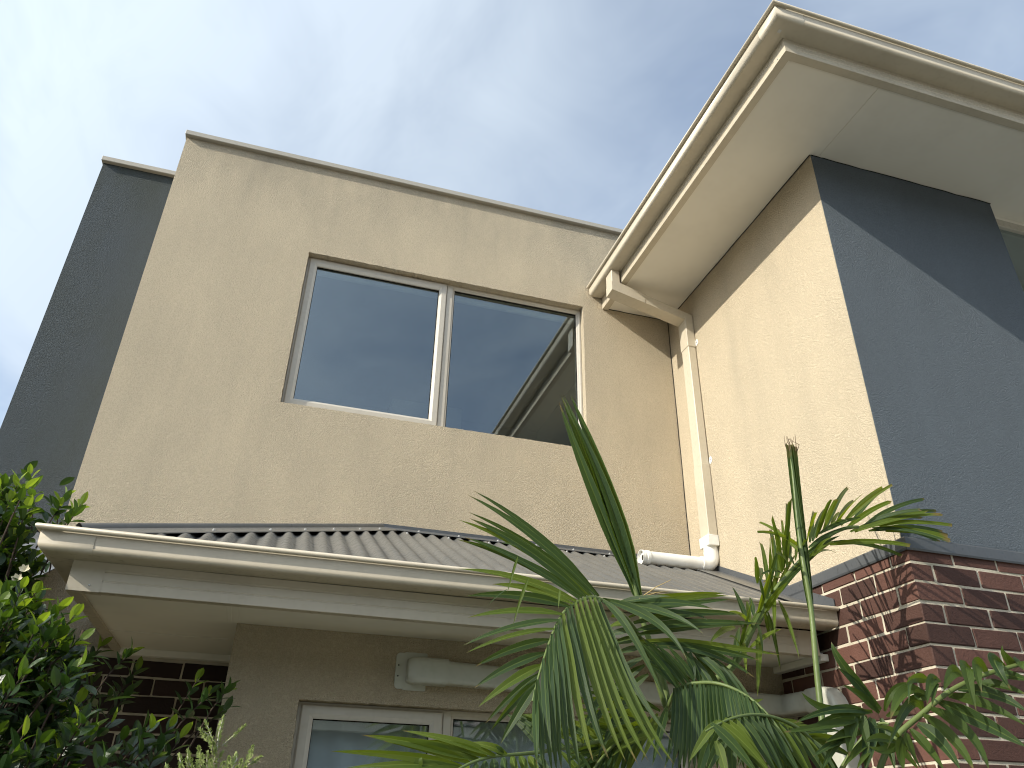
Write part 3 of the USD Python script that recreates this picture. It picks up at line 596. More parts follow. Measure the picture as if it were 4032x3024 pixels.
# dense trees beyond that roof (mirrored) and at left, added to block low sky
tr = np.random.default_rng(3); N = 10000
c = np.c_[tr.uniform(-20, 20, N), tr.uniform(-19, -15.5, N), np.zeros(N)]
hgt = 5.2 + 5.6 * meshkit.fbm(np.c_[c[:, 0] * .35, np.zeros(N), np.zeros(N)], 3)
left = np.arange(N) >= 7000
c[left, 0], c[left, 1] = tr.uniform(-21, -17, left.sum()), tr.uniform(-19, 14, left.sum())
hgt[left] = 4.0 + 4.0 * meshkit.fbm(np.c_[np.zeros(left.sum()), c[left, 1] * .35, np.ones(left.sum())], 3)
c[:, 2] = -1.0 + (hgt + .8) * tr.uniform(0, 1, N) ** .8
a, b2 = tr.normal(size=(N, 3)), tr.normal(size=(N, 3)); a /= np.linalg.norm(a, axis=1)[:, None]; b2 = np.cross(a, b2); b2 /= np.linalg.norm(b2, axis=1)[:, None]
s_ = tr.uniform(.3, .6, N)[:, None]
V = np.stack([c - a * s_, c + b2 * s_ * .5, c + a * s_, c - b2 * s_ * .5], 1).reshape(-1, 3); F = np.arange(4 * N).reshape(-1, 4)
obj('trees', (V, F), 'leaf_mass', uv=np.tile([[.5, 0], [.8, .5], [.5, 1], [.2, .5]], (N, 1)) * np.ones((4 * N, 2)), label='dense dark trees beyond the neighbouring roof and at left, added to block low sky', cat='trees', kind='stuff')

FROND={
 'F1':(0.011,0.003,[(1.442,2.780,.391),(1.368,2.740,.550),(1.294,2.700,.647),(1.231,2.670,.691),(1.161,2.630,.713),(1.097,2.600,.724),(1.027,2.560,.700),(.959,2.520,.656),(.905,2.480,.591),(.854,2.430,.501),(.806,2.380,.401),(.778,2.350,.327)],
  [((1.118,2.620,.736),(.879,2.633,.950),(.641,2.670,1.102),0.035,0),
   ((1.102,2.607,.735),(.859,2.619,.935),(.615,2.655,1.076),0.0331,0),
   ((1.083,2.594,.728),(.851,2.606,.893),(.618,2.640,1.003),0.0276,0),
   ((1.065,2.580,.722),(.821,2.592,.870),(.578,2.626,.964),0.0313,0),
   ((1.046,2.567,.714),(.831,2.579,.866),(.616,2.611,.969),0.0331,0),
   ((1.027,2.554,.707),(.800,2.566,.818),(.572,2.596,.879),0.0331,0),
   ((1.011,2.541,.698),(.800,2.552,.815),(.590,2.582,.886),0.0276,0),
   ((.994,2.528,.685),(.784,2.539,.747),(.575,2.567,.766),0.0368,0),
   ((.976,2.515,.671),(.835,2.528,.711),(.695,2.552,.721),0.0313,0),
   ((.958,2.502,.658),(.780,2.512,.681),(.603,2.537,.668),0.0331,0),
   ((.928,2.488,.626),(.767,2.499,.626),(.606,2.523,.594),0.0294,0),
   ((.910,2.475,.602),(.750,2.485,.568),(.590,2.508,.500),0.0313,0),
   ((.893,2.462,.570),(.747,2.471,.539),(.601,2.493,.477),0.0239,0),
   ((.873,2.449,.530),(.750,2.458,.496),(.628,2.478,.435),0.0313,0),
   ((.848,2.436,.485),(.736,2.445,.440),(.624,2.464,.369),0.0313,0),
   ((.834,2.423,.446),(.735,2.431,.392),(.636,2.449,.314),0.0313,0),
   ((.821,2.409,.417),(.739,2.417,.353),(.656,2.434,.267),0.0276,0),
   ((.810,2.396,.394),(.741,2.404,.331),(.671,2.420,.248),0.0276,0),
   ((.800,2.383,.377),(.749,2.390,.303),(.697,2.405,.211),0.0294,0),
   ((.789,2.360,.363),(.741,2.210,.241),(.734,2.180,.145),0.0239,0),
   ((.801,2.375,.395),(.758,2.224,.248),(.758,2.188,.130),0.0258,0),
   ((.825,2.390,.460),(.782,2.237,.275),(.783,2.195,.127),0.0276,0),
   ((.846,2.405,.506),(.802,2.251,.296),(.799,2.203,.128),0.0258,0),
   ((.866,2.420,.543),(.820,2.265,.315),(.816,2.210,.133),0.0276,0),
   ((.886,2.435,.577),(.845,2.279,.328),(.846,2.217,.130),0.0276,0),
   ((.904,2.450,.602),(.868,2.292,.340),(.877,2.225,.132),0.0294,0),
   ((.922,2.465,.623),(.896,2.306,.366),(.919,2.232,.162),0.0294,0),
   ((.942,2.480,.643),(.927,2.320,.382),(.965,2.240,.175),0.0313,0),
   ((.962,2.495,.659),(.942,2.334,.387),(.973,2.248,.171),0.0276,0),
   ((.984,2.510,.676),(.978,2.348,.393),(1.029,2.255,.167),0.0313,0),
   ((1.006,2.525,.691),(1.008,2.361,.397),(1.070,2.263,.162),0.0276,0),
   ((1.030,2.540,.703),(1.038,2.375,.408),(1.107,2.270,.173),0.0331,0),
   ((1.056,2.555,.712),(1.075,2.389,.414),(1.160,2.277,.175),0.0331,0),
   ((1.080,2.570,.716),(1.105,2.402,.412),(1.197,2.285,.168),0.0313,0),
   ((1.103,2.585,.717),(1.119,2.416,.450),(1.198,2.292,.234),0.0276,0),
   ((1.126,2.600,.717),(1.178,2.500,.595),(1.249,2.420,.373),0.0331,0),
   ((1.149,2.660,.738),(1.300,2.555,.652),(1.362,2.450,.502),0.0368,0),
   ((1.175,2.660,.731),(1.332,2.540,.681),(1.419,2.420,.586),0.0331,0),
   ((1.216,2.660,.733),(1.282,2.580,.735),(1.345,2.500,.729),0.0313,0),
   ((1.219,2.660,.725),(1.432,2.605,.762),(1.603,2.550,.777),0.0313,0),
   ((1.237,2.660,.720),(1.391,2.590,.733),(1.526,2.520,.704),0.035,0),
   ((1.247,2.660,.704),(1.470,2.630,.744),(1.663,2.600,.772),0.0276,0),
   ((1.253,2.660,.681),(1.480,2.660,.766),(1.687,2.660,.801),0.0258,0),
   ((1.271,2.660,.662),(1.486,2.630,.710),(1.703,2.600,.717),0.035,0),
   ((1.280,2.660,.636),(1.476,2.620,.671),(1.756,2.580,.685),0.0368,0),
   ((1.283,2.660,.620),(1.517,2.640,.665),(1.769,2.620,.692),0.0368,0),
   ((1.273,2.660,.692),(1.437,2.610,.706),(1.523,2.560,.672),0.0239,0),
   ((1.292,2.660,.598),(1.538,2.610,.595),(1.818,2.560,.570),0.0331,0),
   ((1.303,2.660,.589),(1.525,2.590,.577),(1.695,2.520,.536),0.0313,0),
   ((1.309,2.660,.580),(1.499,2.580,.567),(1.651,2.500,.471),0.0331,0),
   ((1.321,2.660,.536),(1.377,2.630,.513),(1.462,2.600,.464),0.0313,0),
   ((1.327,2.660,.517),(1.373,2.640,.498),(1.439,2.620,.450),0.0313,0),
   ((.739,2.400,.778),(.720,2.387,.721),(.700,2.380,.650),0.0092,0),
   ((.776,2.400,.707),(.748,2.387,.637),(.721,2.380,.549),0.011,0),
   ((.684,2.400,.819),(.714,2.389,.814),(.744,2.380,.802),0.0064,0),
   ((.887,2.400,.684),(.880,2.389,.653),(.873,2.380,.614),0.0074,0),
   ((.706,2.400,.667),(.671,2.388,.640),(.636,2.380,.603),0.0055,0),
   ((1.245,2.680,.694),(1.239,2.728,.705),(1.233,2.780,.705),0.0276,0),
   ((1.258,2.680,.665),(1.239,2.728,.671),(1.220,2.780,.666),0.0276,0),
   ((1.271,2.680,.640),(1.233,2.728,.639),(1.195,2.780,.626),0.0276,0),
   ((1.288,2.680,.608),(1.258,2.728,.611),(1.228,2.780,.602),0.0276,0),
   ((1.300,2.680,.576),(1.273,2.728,.579),(1.245,2.780,.570),0.0276,0),
   ((1.309,2.680,.545),(1.237,2.726,.501),(1.166,2.780,.436),0.0276,0),
   ((1.315,2.680,.520),(1.248,2.726,.470),(1.182,2.780,.399),0.0276,0),
   ((1.327,2.680,.489),(1.272,2.726,.442),(1.217,2.780,.377),0.0276,0)]),
 'F3':(0.009,0.003,[(1.428,2.760,.379),(1.420,2.680,.421),(1.425,2.600,.446),(1.448,2.550,.448),(1.467,2.500,.444),(1.500,2.440,.426),(1.541,2.400,.394),(1.569,2.360,.351),(1.596,2.330,.296),(1.618,2.300,.221)],
  [((1.395,2.620,.438),(1.346,2.550,.309),(1.272,2.500,.168),0.0272,0),
   ((1.403,2.607,.439),(1.356,2.537,.307),(1.292,2.489,.163),0.0272,0),
   ((1.410,2.593,.443),(1.365,2.523,.306),(1.309,2.478,.157),0.0272,0),
   ((1.418,2.579,.445),(1.373,2.510,.307),(1.321,2.467,.157),0.0272,0),
   ((1.429,2.566,.447),(1.383,2.496,.308),(1.333,2.456,.157),0.0272,0),
   ((1.439,2.553,.448),(1.393,2.482,.305),(1.345,2.445,.152),0.0272,0),
   ((1.450,2.539,.449),(1.404,2.469,.306),(1.359,2.434,.152),0.0272,0),
   ((1.457,2.526,.448),(1.411,2.455,.305),(1.372,2.423,.152),0.0272,0),
   ((1.467,2.512,.447),(1.421,2.442,.304),(1.385,2.412,.152),0.0272,0),
   ((1.473,2.498,.445),(1.430,2.429,.303),(1.405,2.401,.152),0.0272,0),
   ((1.479,2.485,.441),(1.437,2.415,.306),(1.416,2.390,.162),0.0272,0),
   ((1.485,2.471,.437),(1.446,2.401,.309),(1.437,2.379,.173),0.0272,0),
   ((1.494,2.458,.432),(1.458,2.388,.309),(1.457,2.368,.178),0.0272,0),
   ((1.503,2.445,.427),(1.468,2.374,.299),(1.477,2.357,.163),0.0272,0),
   ((1.511,2.431,.419),(1.478,2.361,.297),(1.494,2.346,.168),0.0272,0),
   ((1.519,2.417,.411),(1.488,2.348,.290),(1.512,2.335,.163),0.0272,0),
   ((1.527,2.404,.401),(1.497,2.334,.285),(1.527,2.324,.163),0.0272,0),
   ((1.535,2.390,.393),(1.509,2.321,.288),(1.552,2.313,.179),0.0272,0),
   ((1.551,2.377,.375),(1.527,2.307,.277),(1.576,2.302,.174),0.0272,0),
   ((1.567,2.364,.355),(1.544,2.293,.262),(1.600,2.291,.167),0.0272,0),
   ((1.408,2.630,.441),(1.377,2.600,.330),(1.316,2.550,.201),0.0256,0),
   ((1.416,2.616,.444),(1.389,2.587,.333),(1.339,2.539,.205),0.0256,0),
   ((1.423,2.603,.447),(1.398,2.573,.332),(1.353,2.528,.201),0.0256,0),
   ((1.433,2.590,.449),(1.402,2.559,.324),(1.349,2.517,.180),0.0256,0),
   ((1.443,2.576,.450),(1.419,2.546,.327),(1.381,2.506,.186),0.0256,0),
   ((1.454,2.562,.451),(1.428,2.533,.315),(1.391,2.495,.161),0.0256,0),
   ((1.463,2.549,.452),(1.435,2.519,.317),(1.397,2.484,.166),0.0256,0),
   ((1.471,2.535,.451),(1.446,2.506,.324),(1.414,2.473,.180),0.0256,0),
   ((1.480,2.522,.449),(1.452,2.492,.315),(1.419,2.462,.164),0.0256,0),
   ((1.486,2.509,.446),(1.464,2.478,.330),(1.443,2.451,.200),0.0256,0),
   ((1.492,2.495,.442),(1.474,2.465,.318),(1.466,2.440,.178),0.0256,0),
   ((1.500,2.482,.438),(1.485,2.451,.319),(1.487,2.429,.186),0.0256,0),
   ((1.508,2.468,.432),(1.496,2.438,.314),(1.504,2.418,.180),0.0256,0),
   ((1.517,2.454,.426),(1.505,2.425,.322),(1.516,2.407,.206),0.0256,0),
   ((1.526,2.441,.418),(1.515,2.411,.305),(1.534,2.396,.178),0.0256,0),
   ((1.534,2.428,.409),(1.532,2.397,.312),(1.571,2.385,.204),0.0256,0),
   ((1.542,2.414,.400),(1.539,2.384,.313),(1.579,2.374,.216),0.0256,0),
   ((1.554,2.401,.386),(1.555,2.370,.302),(1.608,2.363,.209),0.0256,0),
   ((1.570,2.387,.367),(1.573,2.357,.294),(1.628,2.352,.214),0.0256,0),
   ((1.385,2.580,.432),(1.316,2.586,.523),(1.247,2.600,.593),0.0272,0),
   ((1.411,2.580,.444),(1.340,2.586,.533),(1.269,2.600,.601),0.0272,0),
   ((1.437,2.580,.450),(1.377,2.586,.525),(1.318,2.600,.582),0.0272,0),
   ((1.459,2.580,.455),(1.414,2.587,.523),(1.369,2.600,.577),0.0272,0),
   ((1.451,2.580,.453),(1.456,2.588,.518),(1.460,2.600,.571),0.0272,0),
   ((1.477,2.580,.457),(1.449,2.587,.526),(1.420,2.600,.581),0.0272,0),
   ((1.418,2.580,.446),(1.363,2.587,.502),(1.308,2.600,.543),0.0272,0),
   ((1.396,2.580,.435),(1.340,2.587,.480),(1.284,2.600,.510),0.0272,0),
   ((1.471,2.620,.575),(1.519,2.550,.508),(1.512,2.450,.419),0.0288,0),
   ((1.487,2.620,.579),(1.539,2.550,.495),(1.536,2.450,.392),0.0288,0),
   ((1.505,2.620,.574),(1.557,2.550,.478),(1.553,2.450,.364),0.0288,0),
   ((1.519,2.620,.569),(1.579,2.550,.475),(1.581,2.450,.362),0.0288,0),
   ((1.534,2.620,.564),(1.600,2.550,.465),(1.607,2.450,.349),0.0288,0),
   ((1.462,2.620,.561),(1.498,2.550,.454),(1.480,2.450,.331),0.0288,0),
   ((1.472,2.620,.549),(1.481,2.550,.417),(1.438,2.450,.274),0.0288,0),
   ((1.492,2.620,.560),(1.529,2.550,.440),(1.510,2.450,.305),0.0288,0)]),
 'F5':(0.014,0.004,[(1.465,2.800,.360),(1.453,2.800,.456),(1.412,2.800,.600),(1.377,2.800,.713),(1.359,2.800,.800),(1.329,2.810,.932),(1.286,2.820,1.080),(1.239,2.830,1.223),(1.190,2.840,1.372)],
  [((1.350,2.800,.805),(1.211,2.820,1.258),(1.071,2.860,1.694),0.06,0),
   ((1.356,2.800,.803),(1.189,2.808,1.226),(1.056,2.845,1.647),0.052,0),
   ((1.363,2.800,.804),(1.219,2.796,1.250),(1.071,2.830,1.679),0.056,0),
   ((1.371,2.800,.807),(1.256,2.784,1.214),(1.100,2.815,1.675),0.066,0),
   ((1.367,2.800,.805),(1.232,2.772,1.218),(1.079,2.800,1.608),0.05,0)]),
 'F7':(0.017,0.007,[(1.450,2.800,.367),(1.574,2.790,.444),(1.674,2.780,.513),(1.736,2.760,.564),(1.797,2.730,.668),(1.866,2.700,.780),(1.940,2.680,.874),(2.035,2.650,.973),(2.129,2.620,1.058),(2.210,2.600,1.109),(2.300,2.580,1.130)],
  [((1.855,2.706,.878),(1.796,2.612,.910),(1.737,2.527,.921),0.0228,1),
   ((1.873,2.706,.893),(1.963,2.825,.979),(2.052,2.957,1.030),0.0205,1),
   ((1.897,2.699,.881),(1.969,2.798,1.025),(2.041,2.912,1.133),0.0258,1),
   ((1.916,2.699,.895),(1.854,2.590,.957),(1.792,2.491,.993),0.0233,1),
   ((1.923,2.695,.898),(1.869,2.598,.965),(1.815,2.511,1.008),0.0258,1),
   ((1.942,2.695,.912),(2.033,2.809,1.086),(2.123,2.941,1.216),0.0233,1),
   ((1.950,2.691,.918),(2.041,2.785,1.082),(2.132,2.895,1.205),0.0274,1),
   ((1.969,2.691,.933),(1.886,2.577,1.016),(1.803,2.475,1.069),0.0246,1),
   ((1.974,2.688,.941),(1.943,2.585,1.067),(1.913,2.494,1.163),0.0289,1),
   ((1.993,2.688,.956),(2.109,2.796,1.179),(2.225,2.924,1.350),0.026,1),
   ((1.978,2.687,.947),(2.068,2.781,1.117),(2.158,2.892,1.247),0.0167,1),
   ((1.998,2.687,.962),(1.899,2.573,1.018),(1.801,2.472,1.044),0.015,1),
   ((1.993,2.685,.963),(1.940,2.585,1.007),(1.888,2.494,1.028),0.0198,1),
   ((2.013,2.685,.978),(2.110,2.797,1.121),(2.206,2.924,1.225),0.0178,1),
   ((2.033,2.679,.985),(2.124,2.772,1.086),(2.215,2.876,1.155),0.0182,1),
   ((2.053,2.679,1.000),(1.990,2.563,1.009),(1.927,2.456,.992),0.0164,1),
   ((2.094,2.671,1.053),(2.052,2.566,1.098),(2.011,2.469,1.120),0.0274,1),
   ((2.114,2.671,1.069),(2.231,2.777,1.213),(2.348,2.899,1.316),0.0246,1),
   ((2.126,2.667,1.075),(2.250,2.751,1.213),(2.373,2.851,1.311),0.0258,1),
   ((2.147,2.667,1.091),(2.103,2.544,1.141),(2.059,2.431,1.166),0.0233,1),
   ((2.169,2.661,1.105),(2.138,2.551,1.155),(2.107,2.450,1.183),0.0274,1),
   ((2.190,2.661,1.121),(2.372,2.759,1.316),(2.554,2.880,1.457),0.0246,1),
   ((2.216,2.655,1.135),(2.330,2.739,1.235),(2.443,2.837,1.302),0.0198,1),
   ((2.238,2.655,1.151),(2.171,2.530,1.129),(2.104,2.417,1.079),0.0178,1),
   ((2.225,2.653,1.135),(2.220,2.535,1.184),(2.216,2.426,1.208),0.0228,1),
   ((2.246,2.653,1.152),(2.398,2.746,1.288),(2.551,2.856,1.381),0.0205,1),
   ((2.271,2.647,1.155),(2.507,2.705,1.343),(2.744,2.786,1.471),0.0228,1),
   ((2.292,2.647,1.172),(2.370,2.566,1.253),(2.448,2.496,1.309),0.0205,1),
   ((2.293,2.643,1.144),(2.311,2.515,1.176),(2.330,2.398,1.183),0.0274,1),
   ((2.315,2.643,1.161),(2.432,2.645,1.274),(2.548,2.659,1.358),0.0246,1),
   ((2.371,2.631,1.158),(2.550,2.615,1.261),(2.728,2.614,1.324),0.0258,1),
   ((2.394,2.631,1.175),(2.463,2.545,1.197),(2.532,2.467,1.197),0.0233,1),
   ((2.387,2.628,1.153),(2.481,2.547,1.186),(2.575,2.475,1.195),0.0213,1),
   ((2.409,2.628,1.169),(2.552,2.621,1.217),(2.696,2.626,1.235),0.0192,1),
   ((2.306,2.640,1.129),(2.546,2.609,1.214),(2.785,2.597,1.249),0.0304,1),
   ((2.328,2.640,1.145),(2.497,2.537,1.161),(2.667,2.450,1.139),0.0274,1),
   ((2.327,2.637,1.130),(2.476,2.543,1.176),(2.624,2.464,1.187),0.0274,1),
   ((2.349,2.637,1.146),(2.564,2.617,1.233),(2.779,2.615,1.274),0.0246,1),
   ((2.392,2.627,1.139),(2.586,2.602,1.165),(2.780,2.592,1.153),0.0274,1),
   ((2.414,2.627,1.155),(2.518,2.530,1.122),(2.623,2.445,1.060),0.0246,1),
   ((2.469,2.615,1.144),(2.550,2.531,1.127),(2.632,2.455,1.086),0.0274,1),
   ((2.491,2.615,1.161),(2.619,2.606,1.154),(2.747,2.606,1.121),0.0246,1),
   ((2.427,2.622,1.145),(2.594,2.603,1.174),(2.760,2.597,1.169),0.0258,1),
   ((2.449,2.622,1.162),(2.540,2.531,1.130),(2.631,2.450,1.071),0.0233,1),
   ((2.201,2.655,1.064),(2.331,2.567,1.067),(2.460,2.491,1.040),0.0258,1),
   ((2.222,2.655,1.080),(2.387,2.641,1.082),(2.552,2.642,1.051),0.0233,1),
   ((2.093,2.670,.989),(2.245,2.747,1.092),(2.397,2.839,1.156),0.0213,1),
   ((2.113,2.670,1.004),(2.063,2.539,1.014),(2.013,2.419,.996),0.0192,1),
   ((2.071,2.673,.980),(2.058,2.559,.997),(2.045,2.454,.992),0.0228,1),
   ((2.091,2.673,.995),(2.252,2.770,1.079),(2.413,2.884,1.122),0.0205,1),
   ((2.059,2.676,1.021),(2.055,2.788,1.142),(2.051,2.913,1.232),0.0228,1),
   ((2.080,2.676,1.036),(1.910,2.577,1.044),(1.740,2.493,1.013),0.0205,1),
   ((2.007,2.683,.955),(1.914,2.590,.962),(1.820,2.507,.944),0.0198,1),
   ((2.027,2.683,.969),(2.087,2.803,1.065),(2.147,2.937,1.128),0.0178,1),
   ((1.956,2.690,.907),(1.991,2.794,.941),(2.027,2.909,.952),0.0167,1),
   ((1.975,2.690,.922),(1.851,2.583,.898),(1.728,2.489,.842),0.015,1),
   ((1.940,2.730,.852),(1.868,2.639,.759),(1.797,2.560,.635),0.0182,0),
   ((1.960,2.730,.825),(1.925,2.639,.710),(1.890,2.560,.563),0.0198,0),
   ((1.888,2.730,.768),(1.920,2.772,.734),(1.952,2.820,.685),0.0182,0),
   ((1.900,2.730,.773),(1.942,2.770,.681),(1.984,2.820,.565),0.0228,0),
   ((1.846,2.730,.688),(1.768,2.638,.570),(1.689,2.560,.416),0.0258,0),
   ((1.795,2.730,.625),(1.814,2.641,.654),(1.832,2.560,.666),0.0274,0),
   ((1.742,2.730,.699),(1.630,2.639,.660),(1.519,2.560,.591),0.0304,0),
   ((1.798,2.730,.724),(1.803,2.771,.816),(1.808,2.820,.890),0.0304,0),
   ((1.780,2.730,.674),(1.709,2.641,.690),(1.639,2.560,.682),0.0213,0),
   ((1.755,2.730,.629),(1.679,2.640,.636),(1.603,2.560,.620),0.0258,0),
   ((1.716,2.730,.584),(1.712,2.773,.617),(1.708,2.820,.638),0.0274,0),
   ((1.810,2.730,.721),(1.839,2.772,.787),(1.869,2.820,.837),0.0228,0),
   ((1.833,2.730,.751),(1.859,2.772,.809),(1.885,2.820,.852),0.0213,0),
   ((1.716,2.725,.568),(1.780,2.787,.666),(1.845,2.860,.738),0.0258,0),
   ((1.737,2.725,.593),(1.718,2.617,.691),(1.698,2.520,.762),0.0228,0),
   ((1.842,2.725,.739),(1.823,2.617,.826),(1.803,2.520,.887),0.0228,0),
   ((1.877,2.725,.778),(1.860,2.617,.886),(1.844,2.520,.966),0.0213,0),
   ((1.911,2.725,.815),(2.028,2.784,.985),(2.144,2.860,1.116),0.0213,0),
   ((1.945,2.725,.843),(2.063,2.785,.981),(2.181,2.860,1.082),0.0198,0),
   ((1.814,2.725,.708),(1.700,2.616,.719),(1.585,2.520,.699),0.0228,0),
   ((1.880,2.725,.771),(1.809,2.617,.821),(1.738,2.520,.844),0.0213,0),
   ((1.927,2.725,.820),(1.856,2.617,.866),(1.785,2.520,.885),0.0198,0),
   ((1.821,2.725,.693),(1.919,2.787,.780),(2.018,2.860,.839),0.0258,0),
   ((1.868,2.725,.753),(1.865,2.618,.806),(1.863,2.520,.837),0.0258,0),
   ((1.927,2.725,.825),(1.933,2.618,.874),(1.940,2.520,.902),0.0258,0),
   ((1.980,2.725,.880),(2.136,2.784,1.012),(2.292,2.860,1.104),0.0274,0),
   ((2.028,2.725,.924),(2.186,2.784,1.054),(2.344,2.860,1.143),0.0243,0),
   ((1.839,2.725,.722),(1.774,2.617,.654),(1.709,2.520,.555),0.0198,0),
   ((1.763,2.725,.649),(1.697,2.617,.579),(1.630,2.520,.479),0.0198,0),
   ((1.771,2.730,.646),(1.836,2.700,.758),(1.901,2.680,.845),0.0228,0),
   ((1.811,2.715,.698),(1.881,2.685,.802),(1.950,2.665,.883),0.0228,0),
   ((1.851,2.700,.750),(1.926,2.670,.848),(2.001,2.650,.923),0.0228,0),
   ((1.893,2.685,.804),(1.972,2.655,.895),(2.052,2.635,.962),0.0228,0),
   ((1.935,2.670,.858),(2.019,2.640,.942),(2.103,2.620,1.003),0.0228,0),
   ((1.978,2.655,.913),(2.067,2.626,.990),(2.156,2.605,1.044),0.0228,0),
   ((2.022,2.640,.969),(2.116,2.611,1.039),(2.209,2.590,1.085),0.0228,0),
   ((2.067,2.625,1.027),(2.165,2.595,1.089),(2.264,2.575,1.128),0.0228,0),
   ((2.113,2.610,1.085),(2.216,2.580,1.139),(2.319,2.560,1.171),0.0228,0)]),
 'F8':(0.01,0.003,[(1.439,2.780,.356),(1.262,2.680,.296),(1.007,2.520,.233),(.844,2.420,.199),(.698,2.330,.177),(.651,2.300,.170),(.592,2.260,.155),(.535,2.220,.132),(.478,2.180,.096)],
  [((.553,2.280,.140),(.387,2.270,.159),(.198,2.300,.164),0.0281,0),
   ((.574,2.280,.150),(.462,2.270,.177),(.335,2.300,.195),0.0281,0),
   ((.598,2.280,.158),(.447,2.270,.187),(.276,2.300,.207),0.0296,0),
   ((.599,2.280,.159),(.477,2.270,.187),(.339,2.300,.205),0.0252,0),
   ((.623,2.280,.165),(.542,2.270,.189),(.455,2.300,.202),0.0222,0),
   ((.647,2.280,.170),(.523,2.270,.201),(.385,2.300,.223),0.0266,0),
   ((.669,2.280,.172),(.649,2.270,.185),(.637,2.300,.183),0.0222,0),
   ((.680,2.280,.174),(.624,2.270,.193),(.567,2.300,.199),0.0222,0),
   ((.549,2.280,.137),(.406,2.270,.139),(.245,2.300,.126),0.0266,0),
   ((.536,2.280,.129),(.390,2.270,.126),(.227,2.300,.107),0.0252,0),
   ((.435,2.280,.125),(.429,2.270,.152),(.431,2.300,.169),0.0266,0),
   ((.564,2.270,.146),(.551,2.233,.117),(.537,2.200,.079),0.0252,0),
   ((.594,2.290,.152),(.583,2.253,.123),(.572,2.220,.085),0.0252,0),
   ((.624,2.310,.158),(.616,2.273,.129),(.608,2.240,.090),0.0252,0),
   ((.655,2.330,.165),(.650,2.293,.135),(.645,2.260,.096),0.0252,0),
   ((.687,2.350,.171),(.685,2.313,.141),(.682,2.280,.101),0.0252,0),
   ((.720,2.370,.178),(.720,2.333,.148),(.721,2.300,.107),0.0252,0),
   ((.753,2.390,.181),(.756,2.353,.150),(.760,2.320,.109),0.0252,0),
   ((.786,2.410,.183),(.793,2.373,.152),(.800,2.340,.111),0.0252,0),
   ((.821,2.430,.186),(.831,2.393,.155),(.841,2.360,.113),0.0252,0),
   ((.829,2.400,.197),(.784,2.446,.261),(.738,2.500,.308),0.0237,0),
   ((.861,2.400,.204),(.808,2.446,.265),(.755,2.500,.308),0.0237,0),
   ((.894,2.400,.211),(.833,2.446,.269),(.771,2.500,.309),0.0237,0),
   ((.926,2.400,.217),(.857,2.446,.274),(.788,2.500,.310),0.0237,0),
   ((.959,2.400,.225),(.882,2.446,.278),(.805,2.500,.311),0.0237,0),
   ((.993,2.400,.232),(.907,2.446,.283),(.822,2.500,.312),0.0237,0),
   ((1.026,2.400,.239),(.932,2.446,.287),(.838,2.500,.313),0.0237,0)]),
 'F9':(0.009,0.003,[(1.450,2.800,.359),(1.342,2.720,.337),(1.233,2.660,.293),(1.129,2.600,.229),(1.043,2.550,.156),(.987,2.520,.089)],
  [((1.400,2.750,.377),(1.243,2.719,.423),(1.085,2.700,.437),0.0272,0),
   ((1.363,2.732,.365),(1.210,2.705,.406),(1.057,2.691,.415),0.0272,0),
   ((1.326,2.714,.348),(1.188,2.692,.386),(1.050,2.682,.395),0.0272,0),
   ((1.289,2.696,.328),(1.171,2.679,.364),(1.054,2.673,.375),0.0272,0),
   ((1.252,2.677,.307),(1.145,2.666,.342),(1.038,2.664,.355),0.0272,0),
   ((1.217,2.659,.284),(1.123,2.653,.320),(1.030,2.655,.335),0.0272,0),
   ((1.182,2.641,.261),(1.093,2.639,.297),(1.004,2.646,.315),0.0272,0),
   ((1.147,2.623,.236),(1.071,2.626,.274),(.994,2.636,.296),0.0272,0),
   ((1.114,2.604,.211),(1.051,2.613,.251),(.989,2.627,.277),0.0272,0),
   ((1.081,2.586,.186),(1.026,2.600,.229),(.972,2.618,.258),0.0272,0),
   ((1.048,2.568,.160),(1.002,2.586,.206),(.956,2.609,.239),0.0272,0),
   ((1.016,2.550,.134),(.982,2.573,.183),(.948,2.600,.221),0.0272,0),
   ((1.384,2.740,.366),(1.284,2.663,.274),(1.184,2.600,.148),0.0272,0),
   ((1.342,2.718,.352),(1.255,2.647,.261),(1.168,2.589,.140),0.0272,0),
   ((1.301,2.696,.332),(1.233,2.631,.245),(1.166,2.578,.132),0.0272,0),
   ((1.260,2.673,.309),(1.200,2.615,.228),(1.141,2.567,.124),0.0272,0),
   ((1.219,2.651,.283),(1.162,2.599,.210),(1.105,2.556,.115),0.0272,0),
   ((1.180,2.629,.257),(1.128,2.583,.192),(1.077,2.544,.107),0.0272,0),
   ((1.141,2.607,.229),(1.095,2.567,.172),(1.049,2.533,.099),0.0272,0),
   ((1.103,2.584,.200),(1.060,2.550,.153),(1.018,2.522,.090),0.0272,0),
   ((1.066,2.562,.170),(1.034,2.534,.133),(1.001,2.511,.083),0.0272,0),
   ((1.030,2.540,.141),(1.013,2.518,.112),(.996,2.500,.075),0.0272,0),
   ((1.332,2.700,.326),(1.251,2.656,.372),(1.171,2.620,.399),0.0255,0),
   ((1.313,2.693,.315),(1.234,2.650,.356),(1.155,2.613,.377),0.0255,0),
   ((1.294,2.687,.304),(1.206,2.643,.340),(1.118,2.607,.356),0.0255,0),
   ((1.275,2.680,.293),(1.187,2.636,.318),(1.099,2.600,.323),0.0255,0),
   ((1.257,2.673,.283),(1.163,2.629,.302),(1.070,2.593,.300),0.0255,0),
   ((1.238,2.667,.273),(1.138,2.622,.293),(1.037,2.587,.291),0.0255,0),
   ((1.220,2.660,.262),(1.127,2.616,.265),(1.034,2.580,.248),0.0255,0),
   ((1.202,2.653,.252),(1.134,2.610,.236),(1.067,2.573,.204),0.0255,0),
   ((1.184,2.647,.242),(1.079,2.602,.235),(.974,2.567,.205),0.0255,0),
